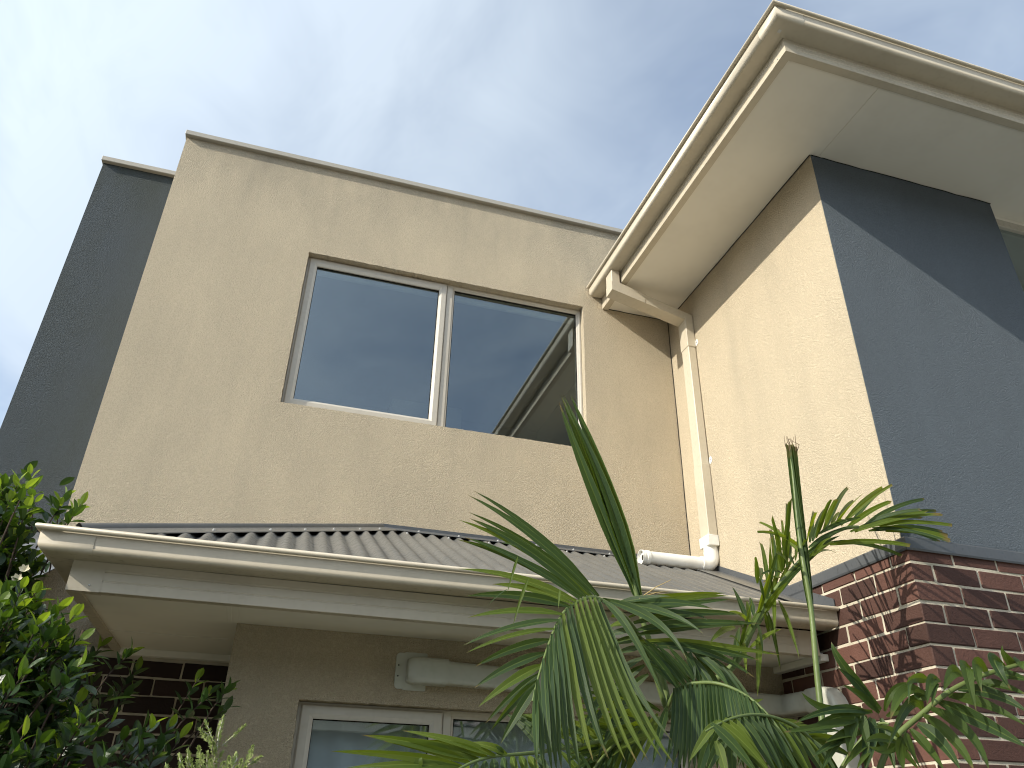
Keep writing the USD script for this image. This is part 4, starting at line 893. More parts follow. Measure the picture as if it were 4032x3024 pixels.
   ((1.167,2.640,.232),(1.064,2.595,.219),(.961,2.560,.183),0.0255,0),
   ((1.149,2.633,.222),(1.060,2.589,.196),(.971,2.553,.150),0.0255,0),
   ((1.132,2.627,.212),(1.057,2.583,.173),(.981,2.547,.115),0.0255,0),
   ((1.115,2.620,.202),(1.034,2.576,.158),(.953,2.540,.093),0.0255,0),
   ((1.097,2.613,.193),(1.013,2.569,.148),(.929,2.533,.081),0.0255,0),
   ((1.081,2.607,.183),(1.003,2.562,.125),(.926,2.527,.045),0.0255,0),
   ((1.064,2.600,.174),(.997,2.556,.109),(.930,2.520,.022),0.0255,0),
   ((1.258,2.620,.299),(1.131,2.554,.254),(1.004,2.500,.179),0.0272,0),
   ((1.239,2.620,.327),(1.158,2.556,.310),(1.077,2.500,.272),0.0272,0),
   ((1.291,2.620,.281),(1.192,2.555,.253),(1.093,2.500,.200),0.0272,0),
   ((1.171,2.620,.475),(1.067,2.553,.357),(.962,2.500,.203),0.0272,0),
   ((1.183,2.620,.421),(1.085,2.554,.335),(.987,2.500,.217),0.0272,0),
   ((1.209,2.620,.393),(1.122,2.554,.297),(1.035,2.500,.170),0.0272,0),
   ((1.255,2.620,.363),(1.187,2.556,.358),(1.118,2.500,.334),0.0272,0),
   ((1.361,2.620,.372),(1.296,2.555,.288),(1.231,2.500,.177),0.0272,0),
   ((1.344,2.620,.342),(1.269,2.555,.276),(1.193,2.500,.186),0.0272,0)]),
 'F6':(0.013,0.007,[(1.875,2.500,.114),(1.908,2.520,.265),(1.927,2.530,.423),(1.950,2.540,.606),(1.971,2.550,.763),(1.971,2.550,.884),(1.981,2.560,1.026),(2.002,2.570,1.218),(2.023,2.580,1.399)],
  [((1.965,2.550,.691),(1.987,2.562,1.069),(2.020,2.580,1.468),0.034,1),
   ((1.967,2.550,.709),(1.994,2.562,1.070),(2.035,2.580,1.472),0.034,1),
   ((1.970,2.550,.692),(2.002,2.562,1.071),(2.052,2.580,1.469),0.032,1),
   ((1.969,2.550,.709),(1.990,2.562,1.042),(2.032,2.580,1.419),0.036,1)]),
 'F10':(0.009,0.003,[(1.875,2.500,.114),(1.837,2.450,.210),(1.756,2.400,.280),(1.648,2.360,.317),(1.530,2.320,.326),(1.402,2.280,.304),(1.292,2.250,.260)],
  [((1.788,2.420,.271),(1.814,2.381,.203),(1.840,2.350,.118),0.0313,0),
   ((1.788,2.420,.271),(1.765,2.433,.237),(1.743,2.450,.194),0.0313,0),
   ((1.756,2.409,.281),(1.783,2.371,.224),(1.810,2.339,.151),0.0313,0),
   ((1.725,2.399,.291),(1.758,2.360,.214),(1.790,2.329,.117),0.0313,0),
   ((1.725,2.399,.291),(1.684,2.411,.242),(1.643,2.429,.180),0.0313,0),
   ((1.693,2.388,.300),(1.725,2.349,.222),(1.757,2.318,.125),0.0313,0),
   ((1.662,2.377,.307),(1.679,2.338,.224),(1.698,2.307,.120),0.0313,0),
   ((1.662,2.377,.307),(1.621,2.389,.250),(1.581,2.407,.178),0.0313,0),
   ((1.630,2.367,.314),(1.657,2.328,.231),(1.685,2.297,.126),0.0313,0),
   ((1.599,2.356,.319),(1.637,2.317,.233),(1.676,2.286,.125),0.0313,0),
   ((1.599,2.356,.319),(1.563,2.368,.270),(1.527,2.386,.207),0.0313,0),
   ((1.567,2.345,.323),(1.592,2.306,.237),(1.616,2.275,.131),0.0313,0),
   ((1.536,2.335,.324),(1.577,2.295,.243),(1.617,2.265,.140),0.0313,0),
   ((1.536,2.335,.324),(1.495,2.346,.257),(1.454,2.365,.173),0.0313,0),
   ((1.504,2.324,.324),(1.530,2.285,.236),(1.556,2.254,.127),0.0313,0),
   ((1.473,2.313,.322),(1.507,2.274,.243),(1.542,2.243,.143),0.0313,0),
   ((1.473,2.313,.322),(1.418,2.325,.262),(1.363,2.343,.184),0.0313,0),
   ((1.442,2.303,.318),(1.477,2.264,.237),(1.512,2.233,.136),0.0313,0),
   ((1.411,2.292,.312),(1.443,2.253,.228),(1.476,2.222,.124),0.0313,0),
   ((1.411,2.292,.312),(1.361,2.303,.248),(1.312,2.322,.167),0.0313,0),
   ((1.380,2.281,.304),(1.430,2.242,.229),(1.480,2.211,.133),0.0313,0),
   ((1.349,2.271,.295),(1.410,2.232,.229),(1.472,2.201,.141),0.0313,0),
   ((1.349,2.271,.295),(1.302,2.283,.245),(1.255,2.301,.179),0.0313,0),
   ((1.318,2.260,.285),(1.369,2.221,.219),(1.421,2.190,.135),0.0313,0),
   ((1.742,2.400,.256),(1.785,2.377,.212),(1.829,2.360,.154),0.0331,0),
   ((1.704,2.389,.247),(1.664,2.366,.199),(1.623,2.349,.138),0.0331,0),
   ((1.667,2.378,.239),(1.633,2.356,.196),(1.599,2.338,.139),0.0331,0),
   ((1.632,2.368,.234),(1.621,2.346,.191),(1.611,2.328,.138),0.0331,0),
   ((1.597,2.357,.232),(1.647,2.334,.189),(1.697,2.317,.132),0.0331,0),
   ((1.563,2.346,.233),(1.558,2.324,.186),(1.552,2.306,.127),0.0331,0),
   ((1.530,2.335,.236),(1.546,2.313,.195),(1.562,2.295,.142),0.0331,0),
   ((1.497,2.325,.241),(1.463,2.302,.192),(1.429,2.285,.130),0.0331,0),
   ((1.465,2.314,.245),(1.468,2.291,.188),(1.472,2.274,.119),0.0331,0),
   ((1.432,2.303,.247),(1.474,2.280,.197),(1.517,2.263,.132),0.0331,0),
   ((1.400,2.292,.247),(1.382,2.269,.189),(1.364,2.252,.117),0.0331,0),
   ((1.368,2.281,.244),(1.319,2.259,.199),(1.269,2.241,.139),0.0331,0),
   ((1.335,2.271,.238),(1.336,2.248,.187),(1.337,2.231,.124),0.0331,0),
   ((1.303,2.260,.230),(1.265,2.237,.182),(1.228,2.220,.120),0.0331,0),
   ((1.438,2.420,.297),(1.543,2.435,.359),(1.647,2.460,.398),0.0313,0),
   ((1.466,2.420,.294),(1.548,2.436,.355),(1.631,2.460,.396),0.0313,0),
   ((1.494,2.420,.291),(1.567,2.437,.312),(1.640,2.460,.317),0.0313,0),
   ((1.521,2.420,.288),(1.604,2.437,.306),(1.687,2.460,.307),0.0313,0),
   ((1.549,2.420,.285),(1.672,2.435,.321),(1.794,2.460,.330),0.0313,0),
   ((1.577,2.420,.283),(1.661,2.437,.290),(1.746,2.460,.281),0.0313,0),
   ((1.605,2.420,.280),(1.713,2.436,.311),(1.821,2.460,.320),0.0313,0),
   ((1.633,2.420,.277),(1.730,2.436,.277),(1.826,2.460,.257),0.0313,0),
   ((1.662,2.420,.274),(1.779,2.435,.303),(1.897,2.460,.307),0.0313,0),
   ((1.690,2.420,.271),(1.813,2.435,.303),(1.936,2.460,.310),0.0313,0),
   ((1.719,2.420,.268),(1.852,2.435,.282),(1.985,2.460,.270),0.0313,0),
   ((1.748,2.420,.265),(1.861,2.435,.258),(1.974,2.460,.226),0.0313,0)]),
 'F12':(0.01,0.004,[(1.883,2.500,.114),(1.920,2.440,.212),(1.962,2.380,.287),(1.985,2.350,.317),(2.006,2.300,.321)],
  [((2.021,2.340,.371),(1.876,2.300,.486),(1.836,2.300,.572),0.036,0),
   ((2.005,2.340,.364),(1.924,2.316,.437),(1.842,2.300,.489),0.0324,0),
   ((2.011,2.340,.359),(1.931,2.316,.406),(1.850,2.300,.433),0.0324,0),
   ((1.984,2.340,.363),(1.778,2.300,.353),(1.685,2.300,.401),0.0324,0),
   ((1.968,2.340,.357),(1.806,2.300,.355),(1.637,2.300,.304),0.0324,0),
   ((1.958,2.340,.345),(1.755,2.300,.304),(1.593,2.300,.276),0.0306,0),
   ((1.900,2.340,.364),(1.862,2.317,.298),(1.824,2.300,.215),0.054,0),
   ((1.927,2.340,.360),(1.917,2.317,.306),(1.907,2.300,.239),0.0396,0),
   ((1.937,2.340,.344),(1.957,2.317,.289),(1.977,2.300,.221),0.036,0),
   ((1.978,2.340,.341),(1.928,2.316,.269),(1.878,2.300,.176),0.054,0),
   ((2.014,2.340,.343),(2.003,2.317,.270),(1.993,2.300,.181),0.036,0),
   ((1.893,2.340,.278),(1.791,2.316,.255),(1.689,2.300,.209),0.0324,0),
   ((1.922,2.340,.253),(1.988,2.317,.261),(2.055,2.300,.255),0.0324,0),
   ((1.865,2.340,.303),(1.789,2.316,.247),(1.714,2.300,.171),0.0342,0),
   ((1.991,2.340,.309),(2.041,2.317,.255),(2.090,2.300,.184),0.0342,0),
   ((2.034,2.340,.366),(2.053,2.300,.429),(2.126,2.300,.457),0.027,0),
   ((2.037,2.340,.350),(2.094,2.317,.376),(2.150,2.300,.390),0.027,0),
   ((1.932,2.340,.295),(1.838,2.316,.284),(1.744,2.300,.252),0.0306,0),
   ((1.970,2.340,.281),(1.882,2.316,.243),(1.794,2.300,.183),0.0306,0),
   ((2.010,2.340,.299),(1.928,2.316,.250),(1.846,2.300,.180),0.0306,0),
   ((1.867,2.340,.341),(1.775,2.316,.320),(1.684,2.300,.280),0.027,0),
   ((2.031,2.340,.300),(2.060,2.318,.268),(2.088,2.300,.225),0.0324,0)]),
 'F11':(0.011,0.006,[(1.930,2.350,.098),(1.969,2.330,.200),(2.030,2.310,.281),(2.134,2.280,.358),(2.209,2.250,.414),(2.276,2.230,.450),(2.381,2.200,.491),(2.456,2.180,.513),(2.535,2.160,.533),(2.639,2.130,.540)],
  [((2.133,2.240,.408),(1.984,2.170,.405),(1.875,2.140,.311),0.046,0),
   ((2.100,2.240,.365),(1.986,2.170,.366),(1.840,2.140,.226),0.046,0),
   ((2.148,2.240,.414),(2.026,2.170,.393),(2.014,2.140,.376),0.0405,0),
   ((2.206,2.240,.456),(2.098,2.170,.444),(2.028,2.140,.362),0.0423,0),
   ((2.180,2.240,.438),(2.110,2.170,.440),(2.045,2.140,.355),0.0331,0),
   ((2.303,2.240,.484),(2.193,2.170,.477),(2.105,2.140,.406),0.0442,0),
   ((2.344,2.240,.478),(2.255,2.170,.494),(2.219,2.140,.352),0.0534,0),
   ((2.417,2.240,.499),(2.304,2.170,.508),(2.262,2.140,.411),0.046,0),
   ((2.507,2.240,.525),(2.386,2.170,.528),(2.387,2.140,.428),0.0552,0),
   ((2.524,2.240,.529),(2.446,2.170,.554),(2.398,2.140,.568),0.0644,0),
   ((2.589,2.240,.542),(2.494,2.170,.536),(2.468,2.140,.496),0.0405,0),
   ((2.093,2.240,.459),(2.013,2.170,.439),(1.958,2.140,.361),0.0184,0),
   ((2.155,2.240,.458),(2.035,2.170,.448),(1.961,2.140,.416),0.0368,0),
   ((2.053,2.260,.305),(2.048,2.200,.243),(2.017,2.120,.174),0.0478,0),
   ((2.085,2.260,.322),(2.101,2.200,.268),(2.080,2.120,.176),0.0478,0),
   ((2.114,2.260,.352),(2.153,2.200,.278),(2.131,2.120,.176),0.0497,0),
   ((2.154,2.260,.372),(2.220,2.200,.298),(2.189,2.120,.178),0.0534,0),
   ((2.195,2.260,.396),(2.296,2.200,.330),(2.369,2.120,.251),0.0515,0),
   ((2.240,2.260,.417),(2.327,2.200,.388),(2.394,2.120,.314),0.046,0),
   ((2.287,2.260,.442),(2.374,2.200,.423),(2.411,2.120,.358),0.0442,0),
   ((2.397,2.260,.470),(2.421,2.200,.453),(2.432,2.120,.411),0.0423,0),
   ((2.469,2.260,.506),(2.474,2.200,.489),(2.451,2.120,.460),0.0405,0),
   ((2.036,2.260,.292),(1.980,2.200,.233),(1.936,2.120,.171),0.0423,0),
   ((2.016,2.260,.279),(1.937,2.200,.224),(1.868,2.120,.169),0.0405,0),
   ((1.999,2.260,.265),(1.882,2.200,.229),(1.759,2.120,.230),0.0368,0),
   ((1.989,2.260,.262),(1.875,2.200,.265),(1.750,2.120,.241),0.0331,0),
   ((2.002,2.260,.276),(1.914,2.200,.291),(1.790,2.120,.282),0.0276,0)]),
}
TWIG=[(-1.115,3.344,1.127),(-1.273,3.478,1.052),(-.991,3.288,.995),(-1.097,3.575,1.249),(-1.192,3.250,1.088),(-1.144,3.354,1.021),(-1.042,3.240,1.005),(-1.236,3.492,1.123),(-.999,3.218,1.068),(-1.097,3.234,1.036),(-1.179,3.325,1.145),(-1.026,3.462,1.104),(-1.068,3.345,1.135),(-1.131,3.526,1.046),(-1.167,3.396,.996),(-1.107,3.360,1.070),(-.972,3.634,1.152),(-.968,3.643,1.195),(-.900,3.537,1.083),(-.878,3.531,1.123),(-1.202,3.413,.950),(-1.012,3.554,.790),(-1.036,3.316,.873),(-1.164,3.414,.781),(-1.119,3.588,.795),(-.917,3.372,.814),(-1.043,3.459,1.012),(-1.142,3.403,.867),(-1.129,3.448,.739),(-1.058,3.390,.819),(-1.096,3.380,.951),(-.982,3.315,.892),(-1.006,3.387,.802),(-1.054,3.543,.768),(-1.133,3.434,.810),(-1.222,3.593,.877),(-1.056,3.313,.775),(-1.176,3.433,1.001),(-1.032,3.565,.877),(-1.233,3.508,.895),(-1.114,3.343,.954),(-1.218,3.428,.995),(-1.074,3.312,.885),(-1.019,3.398,.878),(-1.177,3.477,.934),(-.943,3.396,.779),(-1.060,3.386,.970),(-1.017,3.310,.913),(-1.147,3.519,1.033),(-.937,3.345,.844),(-1.159,3.464,.949),(-1.079,3.309,.818),(-1.042,3.313,.844),(-.994,3.433,.804),(-1.069,3.531,.816),(-1.010,3.443,.777),(-1.055,3.395,.788),(-1.276,3.584,.963),(-.784,2.834,.538),(-.908,2.947,.410),(-.610,2.899,.429),(-.926,2.861,.598),(-.792,3.035,.418),(-.855,2.805,.500),(-.687,2.899,.565),(-.655,2.751,.468),(-.888,3.025,.640),(-.844,3.023,.461),(-.662,2.831,.405),(-.822,3.092,.660),(-.842,2.921,.387),(-.873,2.925,.563),(-.973,2.983,.563),(-.804,3.081,.513),(-.624,2.783,.510),(-.831,2.966,.499),(-.867,2.946,.475),(-.775,3.119,.576),(-.898,2.922,.455),(-.637,2.823,.470),(-.598,2.819,.456),(-.668,3.098,.424),(-.699,2.766,.482),(-.887,2.848,.573),(-.760,3.007,.441),(-.685,3.034,.453),(-.828,3.077,.416),(-.876,2.759,.484),(-.791,2.829,.598),(-.802,2.982,.470),(-.930,3.114,.630),(-.953,3.006,.492),(-.916,3.119,.452),(-.891,3.125,.624),(-.804,2.793,.493),(-.804,2.869,.403),(-.990,3.142,.591),(-.909,2.946,.437),(-.821,3.111,.624),(-.702,2.861,.430),(-.725,3.004,.340),(-.763,2.758,.114),(-.931,3.018,.391),(-.624,2.642,.155),(-.619,3.002,.251),(-.545,2.656,.358),(-.532,2.716,.112),(-.739,2.693,.227),(-.854,3.018,.366),(-.495,2.678,.203),(-.723,2.754,.281),(-.505,2.669,.163),(-.605,2.864,.320),(-.641,2.634,.099),(-.866,2.966,.310),(-.642,2.800,.214),(-.704,2.745,.175),(-.590,2.657,.101),(-.712,2.938,.249),(-.643,2.956,.286),(-.824,2.870,.189),(-.827,2.833,.241),(-.712,2.863,.205),(-.772,2.823,.324),(-.683,2.959,.394),(-.752,2.812,.370),(-.574,2.651,.148),(-.746,2.806,.140),(-.641,3.031,.216),(-.822,3.044,.214),(-.544,2.827,.266),(-.726,2.845,.095),(-.664,3.044,.388),(-.606,2.930,.144),(-.778,2.806,.154),(-.611,3.021,.366),(-.670,2.649,.329),(-.757,3.009,.299),(-.637,2.825,.333),(-.555,2.792,.156),(-.550,2.663,.339),(-.763,2.768,.268),(-.521,3.654,.497),(-.660,3.552,.566),(-.605,3.650,.383),(-.651,3.593,.429),(-.512,3.343,.526),(-.675,3.494,.502),(-.510,3.529,.402),(-.472,2.754,.198),(-.394,2.615,.124),(-.514,2.803,.107),(-.491,2.808,.144),(-.477,2.616,.211),(-.444,2.776,.213),(-.382,2.950,.134),(-.247,2.978,.195),(-.366,2.928,.214),(-.281,2.792,.152),(-.287,2.970,.227),(-.398,2.864,.195),(-.308,2.890,.116),(-.318,2.758,.214),(-.330,2.774,.151),(-.146,3.475,.361),(-.258,3.373,.434),(-.136,3.359,.423),(-.205,3.365,.398)]
SPRIG=[((-.098,2.662,.270),(-.098,2.650,.197)),((-.145,2.659,.253),(-.122,2.650,.214)),((-.153,2.626,.228),(-.130,2.650,.203)),((-.033,2.622,.244),(-.076,2.650,.201)),((-.122,2.587,.208),(-.111,2.650,.183)),((-.104,2.696,.257),(-.101,2.650,.212)),((.001,2.546,.186),(-.007,2.650,.153)),((.027,2.630,.164),(-.006,2.650,.140)),((-.146,2.589,.178),(-.139,2.650,.150)),((-.178,2.668,.173),(-.164,2.650,.141)),((-.202,2.695,.165),(-.187,2.650,.133)),((-.101,2.634,.176),(-.100,2.650,.151)),((-.083,2.655,.170),(-.093,2.650,.147)),((-.059,2.573,.157),(-.057,2.650,.130)),((-.043,2.698,.173),(-.046,2.650,.138)),((-.072,2.612,.144),(-.075,2.650,.122)),((-.230,2.679,.134),(-.213,2.650,.110)),((-.180,2.544,.129),(-.176,2.650,.110)),((-.154,2.593,.130),(-.148,2.650,.108)),((-.122,2.652,.167),(-.116,2.650,.136)),((-.131,2.567,.157),(-.134,2.650,.132)),((-.105,2.542,.145),(-.107,2.650,.124)),((-.024,2.592,.151),(-.028,2.650,.127)),((-.146,2.651,.143),(-.141,2.650,.120)),((-.058,2.678,.139),(-.057,2.650,.111)),((-.010,2.570,.132),(-.016,2.650,.115)),((-.198,2.635,.117),(-.187,2.650,.098)),((-.126,2.679,.134),(-.119,2.650,.106)),((-.093,2.662,.134),(-.091,2.650,.107)),((-.175,2.642,.148),(-.164,2.650,.125)),((-.111,2.619,.193),(-.106,2.650,.174)),((-.032,2.576,.132),(-.034,2.650,.108))]
FLOWER=[(-.85,2.97,.69),(-.71,2.95,.47),(-.837,2.97,.723),(-.59,2.9,.32)]

# ---------------------------------------------------------------- palms: frond (stalk) > leaflets
PR = random.Random(21)
def blade(base, mid, tip, width, cut=0, nseg=9, face=None, fold=.30, droop=0.0):
    """strap-like leaflet folded along its midrib, two half blades with their own edge"""
    b, m, t = (np.array(q, float) for q in (base, mid, tip))
    c = 2 * m - .5 * (b + t)
    S = np.linspace(0, 1, nseg + 1)
    P = np.array([(1 - s) ** 2 * b + 2 * s * (1 - s) * c + s * s * t for s in S]); P[:, 2] -= droop * S ** 2
    T = np.gradient(P, axis=0); T /= np.linalg.norm(T, axis=1)[:, None]
    fv = np.array(face if face is not None else (-.35 + PR.uniform(-.35, .35), -.8, .12 + PR.uniform(-.35, .35)))
    tw = PR.uniform(-.5, .5)
    V, UV, F = [], [], []
    for side in (-1, 1):
        o = len(V)
        for i, s in enumerate(S):
            nrm = fv - T[i] * (fv @ T[i]); nrm /= np.linalg.norm(nrm) + 1e-9
            lat = np.cross(T[i], nrm); a = tw * s
            lat, nrm = lat * math.cos(a) + nrm * math.sin(a), nrm * math.cos(a) - lat * math.sin(a)
            w = width * .5 * min(1.0, .30 + 2.6 * s) * (max(0, 1 - s ** 2.4) ** .85 if not cut else (1 - .45 * s))
            e = PR.uniform(.0, .004) if cut and i == nseg else 0
            V += [P[i] - nrm * w * fold * .5, P[i] + lat * side * w + nrm * w * fold * .5 + T[i] * (e * 6 * PR.uniform(-1, 1) if cut else 0)]
            UV += [(.5, s), (.5 + .5 * side, s)]
        for i in range(nseg):
            q = (o + 2 * i, o + 2 * i + 1, o + 2 * i + 3, o + 2 * i + 2)
            F.append(q if side > 0 else q[::-1])
    return np.array(V), np.array(F), np.array(UV)

def add_blade(name, parent, args, m, **kw):
    V, F, UV = blade(*args, **kw)
    F = np.vstack([F[:, [0, 1, 2]], F[:, [0, 2, 3]]])
    return obj(name, (V, F), m, parent, smooth=True, uv=UV)

def build_frond(plant, key, m_main, m_alt, alt_share, name='frond', stalk='petiole', label=None, **kw):
    r0, r1, R, Ls = FROND[key]
    n = 5 * len(R); C = spline(R, n)
    st = obj(name, tube(C, np.linspace(r0, r1, n), 9), stalk, plant, smooth=True, label=label)
    for (b, md, t, w, cut) in Ls:
        add_blade('leaflet', st, (b, md, t, w * PR.uniform(.92, 1.08), cut), m_alt if PR.random() < alt_share else m_main, **kw)
    return st

def trunk(plant, x, y, r, top, nm='trunk'):
    P = [(x + .03 * math.sin(k * .9), y + .02 * math.cos(k), -1.58 + (top + 1.58) * k / 9) for k in range(10)]
    return obj(nm, tube(P, [r * (1.15 - .05 * k) * (1 + .05 * (k % 2)) for k in range(10)], 14), 'petiole', plant, smooth=True)

p1 = thing('palm', (1.28, 2.80, -1.55), 'tall feathery palm with an upright unopened spear in front of the lower gutter', 'palm')
trunk(p1, 1.30, 2.80, .045, .16)
build_frond(p1, 'F1', 'palm_leaf', 'palm_leaf_bright', .35, label='large arching frond fanning left over the gutter')
build_frond(p1, 'F3', 'palm_leaf', 'palm_leaf', 0, label='shaded frond hanging straight down')
build_frond(p1, 'F7', 'palm_leaf', 'palm_leaf_bright', .5, label='torn frond leaning right across the beige side wall')
build_frond(p1, 'F8', 'palm_leaf_bright', 'palm_leaf', .4, label='low frond reaching across the lower window')
build_frond(p1, 'F9', 'palm_leaf', 'palm_leaf_bright', .5)
build_frond(p1, 'F5', 'palm_leaf', 'palm_leaf', 0, label='upright closed spear leaf', fold=.75)
obj('dry_stalk', tube([(1.270, 2.60, .737), (1.34, 2.59, .785), (1.407, 2.60, .820)], [.0022, .0018, .001], 5), 'dry_stalk', p1)
obj('dry_stalk', tube([(1.275, 2.61, .742), (1.34, 2.60, .765), (1.392, 2.60, .776)], [.0022, .0018, .001], 5), 'dry_stalk', p1)
p2 = thing('palm', (1.98, 2.50, -1.55), 'slender palm with one thin straight frayed spear before the brick corner', 'palm')
trunk(p2, 1.98, 2.50, .035, -.12)
s6 = build_frond(p2, 'F6', 'palm_leaf', 'palm_leaf', 0, label='thin upright spear with frayed brown tip', fold=.9)
for k in range(9):
    b = np.array(FROND['F6'][3][k % 3][2]) + [PR.gauss(0, .006), PR.gauss(0, .006), -.03]
    obj('frayed_strand', tube([b, b + [PR.gauss(0, .008), PR.gauss(0, .008), .035], b + [PR.gauss(0, .016), PR.gauss(0, .012), .07]], [.0022, .0015, .0006], 5), 'frayed', s6)
build_frond(p2, 'F10', 'palm_leaf', 'palm_leaf_bright', .35)
build_frond(p2, 'F12', 'broad_palm_leaf', 'palm_leaf', .5)
p3 = thing('palm', (2.12, 2.33, -1.55), 'broad leaved palm with drooping leaflets in front of the maroon bricks', 'palm')
trunk(p3, 2.10, 2.35, .03, -.15)
build_frond(p3, 'F11', 'broad_palm_leaf', 'palm_leaf', .35)

# ---------------------------------------------------------------- glossy leaved shrub
SR = random.Random(4)
def oval(base, d, up_, L, Wd, curl=.18, nseg=5):
    d = np.array(d) / np.linalg.norm(d); lat = np.cross(d, up_); lat /= np.linalg.norm(lat) + 1e-9; nrm = np.cross(lat, d)
    V, UV, F = [], [], []
    for side in (-1, 1):
        o = len(V)
        for i in range(nseg + 1):
            s = i / nseg; w = Wd * .5 * (math.sin(math.pi * min(1, s ** .8)) ** .75 if 0 < s < 1 else (.06 if s == 0 else 0.0)) * (.75 + .45 * s)
            c = base + d * L * s - nrm * L * curl * s * s
            V += [c, c + lat * side * w + nrm * w * .28]; UV += [(.5, s), (.5 + .5 * side, s)]
        for i in range(nseg):
            q = (o + 2 * i, o + 2 * i + 1, o + 2 * i + 3, o + 2 * i + 2); F.append(q if side > 0 else q[::-1])
    F = np.array(F); return np.array(V), np.vstack([F[:, [0, 1, 2]], F[:, [0, 2, 3]]]), np.array(UV)

def merge(parts):
    V, F, U, o = [], [], [], 0
    for v, f, u in parts: V.append(v); F.append(f + o); U.append(u); o += len(v)
    return np.vstack(V), np.vstack(F), np.vstack(U)

shrub = thing('shrub', (-.95, 3.05, -1.55), 'dense dark green shrub with glossy oval leaves at the left of the eave', 'shrub')
leaves = []
root = np.array([-1.0, 3.1, -1.58])
for k in range(5):
    t = np.array([-1.05 + .22 * (k % 3) - .2 * (k // 3), 3.0 + .12 * (k % 2) + .1 * (k // 3), .35 + .1 * k])
    obj('stem', tube(spline([root + [.05 * k - .1, .03 * k, 0], (root + t) / 2 + [SR.gauss(0, .06), SR.gauss(0, .05), 0], t], 8), np.linspace(.018, .006, 8), 7), 'bark', shrub, smooth=True)
for tp in TWIG:
    tp = np.array(tp); core = np.array([-1.05, 3.15 + .4 * (tp[1] - 3.15), tp[2] - .35])
    d = (tp - core); d = d / np.linalg.norm(d) + np.array([SR.gauss(-.12, .25), SR.gauss(-.1, .25), .9 + SR.gauss(0, .2)]); d /= np.linalg.norm(d)
    Lt = SR.uniform(.09, .17); b0 = tp - d * Lt * .7
    obj('twig', tube([b0 - d * .10 - [0, 0, .05], b0, b0 + d * Lt * .5, b0 + d * Lt], [.0035, .003, .0024, .0015], 5), 'bark', shrub, smooth=True)
    n = SR.randint(7, 11); ph = SR.uniform(0, 6.28)
    a = np.cross(d, [.3, .9, .2]); a /= np.linalg.norm(a); b = np.cross(d, a)
    for i in range(n):
        s = (i + .6) / n; w = ph + i * 2.4
        out = a * math.cos(w) + b * math.sin(w)
        ang_ = 1.25 - .95 * s
        ld = d * math.cos(ang_) + out * math.sin(ang_) + np.array([0, 0, SR.gauss(.0, .15)])
        L = SR.uniform(.052, .078) * (1 - .35 * max(0, s - .6)); Wd = L * SR.uniform(.42, .54)
        lf_ = oval(b0 + d * Lt * s, ld, d + .3 * np.array([0, 0, 1.]), L, Wd, SR.uniform(.02, .28))
        leaf_tone = s + .6 * (tp[2] - .25) + SR.gauss(0, .18)  # lighter leaf materials toward twig tips and higher on the shrub
        m = 'young_leaf' if (s > .72 and leaf_tone > 1.02) else ('mid_leaf' if leaf_tone > .70 else 'old_leaf')
        leaves.append((lf_, m, float(np.linalg.norm(tp)) - .25 * (m == 'young_leaf')))
# inner mass of leaves behind the twigs
mass = []
while len(mass) < 2100:
    tp = np.array(TWIG[SR.randrange(len(TWIG))]); c = tp + np.array([SR.gauss(-.04, .07), SR.gauss(.12, .10), SR.gauss(-.10, .10)])
    if tp[0] > -.55: continue
    if c[0] > -.93 and 3.08 < c[1] and c[2] > .70: continue
    if c[1] > 3.55 and c[0] > -1.0: continue
    if c[0] > -.80 and c[2] > .50 : continue
    ld = np.array([SR.gauss(-.2, .7), SR.gauss(-.4, .6), SR.gauss(.2, .6)]); L = SR.uniform(.05, .08)
    mass.append(oval(c, ld, np.array([SR.gauss(0, .4), SR.gauss(-.3, .4), 1.]), L, L * .48, .15))
leaves.sort(key=lambda q: q[2])
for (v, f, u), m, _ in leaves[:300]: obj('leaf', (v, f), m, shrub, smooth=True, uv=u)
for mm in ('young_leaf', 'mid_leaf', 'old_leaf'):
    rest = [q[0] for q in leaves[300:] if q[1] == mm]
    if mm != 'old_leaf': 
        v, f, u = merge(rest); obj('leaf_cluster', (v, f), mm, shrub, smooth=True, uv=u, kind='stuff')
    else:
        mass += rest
v, f, u = merge(mass); obj('leaf_cluster', (v, f), 'leaf_mass', shrub, smooth=True, uv=u, kind='stuff')
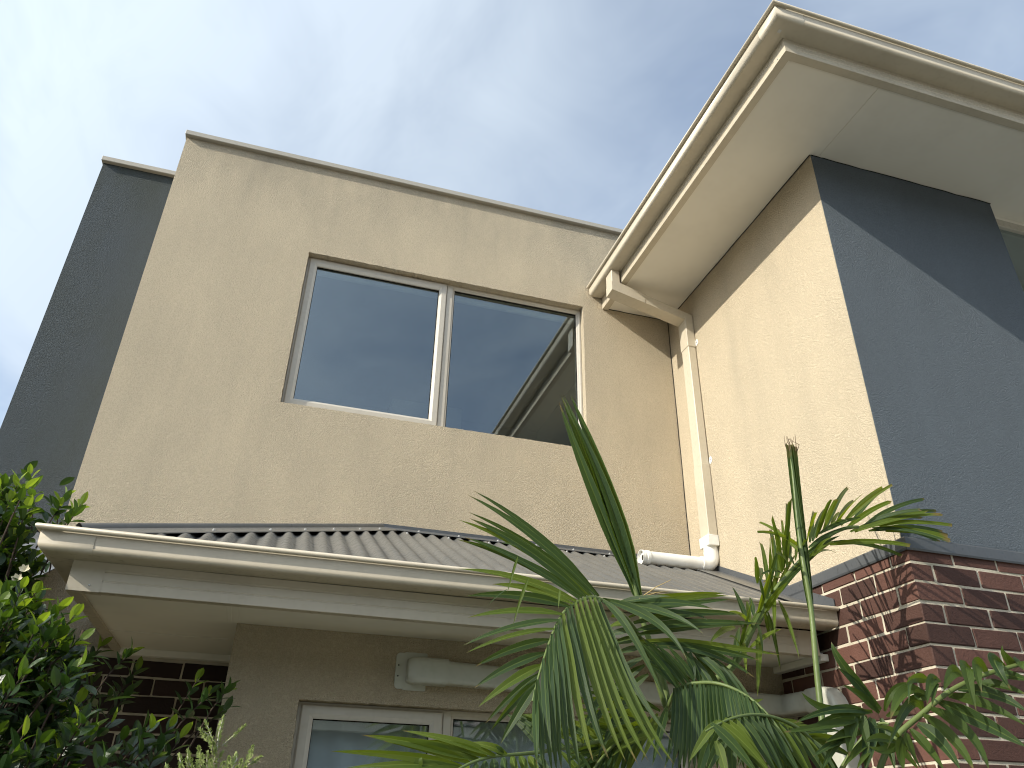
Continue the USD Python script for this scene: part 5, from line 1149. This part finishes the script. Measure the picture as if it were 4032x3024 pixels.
for q in FLOWER:
    q = np.array(q); ps = []
    for k in range(6):
        w = k * 1.047; ps.append(oval(q, (math.cos(w), .3 * math.sin(w) - .4, math.sin(w) * .8 + .3), np.array([0, -1., .2]), .022, .013, -.2))
    v, f, u = merge(ps); obj('flower', (v, f), 'petal', shrub, smooth=True, uv=u, label='small cream flower')

# ---------------------------------------------------------------- small pale shrub
ps = thing('small_shrub', (-.18, 2.65, -1.55), 'small pale green shrub with needle leaves under the lower window', 'shrub')
obj('stem', tube([(-.16, 2.66, -1.58), (-.15, 2.66, -.9), (-.17, 2.65, -.2), (-.17, 2.65, .06)], [.014, .012, .008, .004], 7), 'bark', ps, smooth=True)
NR = random.Random(9)
for tp, bp in SPRIG:
    tp, bp = np.array(tp), np.array(bp); bp = bp - (tp - bp) * .25; ax = tp - bp; L = np.linalg.norm(ax); ax /= L
    a = np.cross(ax, [.2, .9, .3]); a /= np.linalg.norm(a); b = np.cross(ax, a); parts = []
    sgm = obj('sprig', tube([bp, (bp + tp) / 2 + [NR.gauss(0, .004)] * 3, tp], [.0026, .0022, .0012], 5), 'pale_stem', ps, smooth=True)
    n = int(50 + L * 650)
    for i in range(n):
        s = 1 - abs(NR.gauss(0, .42)) if NR.random() < .6 else NR.random(); s = min(max(s, .05), 1)
        w = NR.uniform(0, 6.28); o = a * math.cos(w) + b * math.sin(w); an = 1.15 - .85 * s ** 2 + NR.gauss(0, .12)
        d = ax * math.cos(an) + o * math.sin(an); l = NR.uniform(.009, .0145); P = bp + ax * L * s; lat = np.cross(d, o + ax * .3); lat /= np.linalg.norm(lat) + 1e-9
        w_ = .0015
        V = np.array([P - lat * w_ * .5, P + lat * w_ * .5, P + d * l * .6 + lat * w_, P + d * l * .6 - lat * w_, P + d * l])
        parts.append((V, np.array([(0, 1, 2), (0, 2, 3), (3, 2, 4)]), np.array([(.4, 0), (.6, 0), (.6, .6), (.4, .6), (.5, 1)])))
    v, f, u = merge(parts); obj('needles', (v, f), 'pale_needle', sgm, uv=u, kind='stuff')
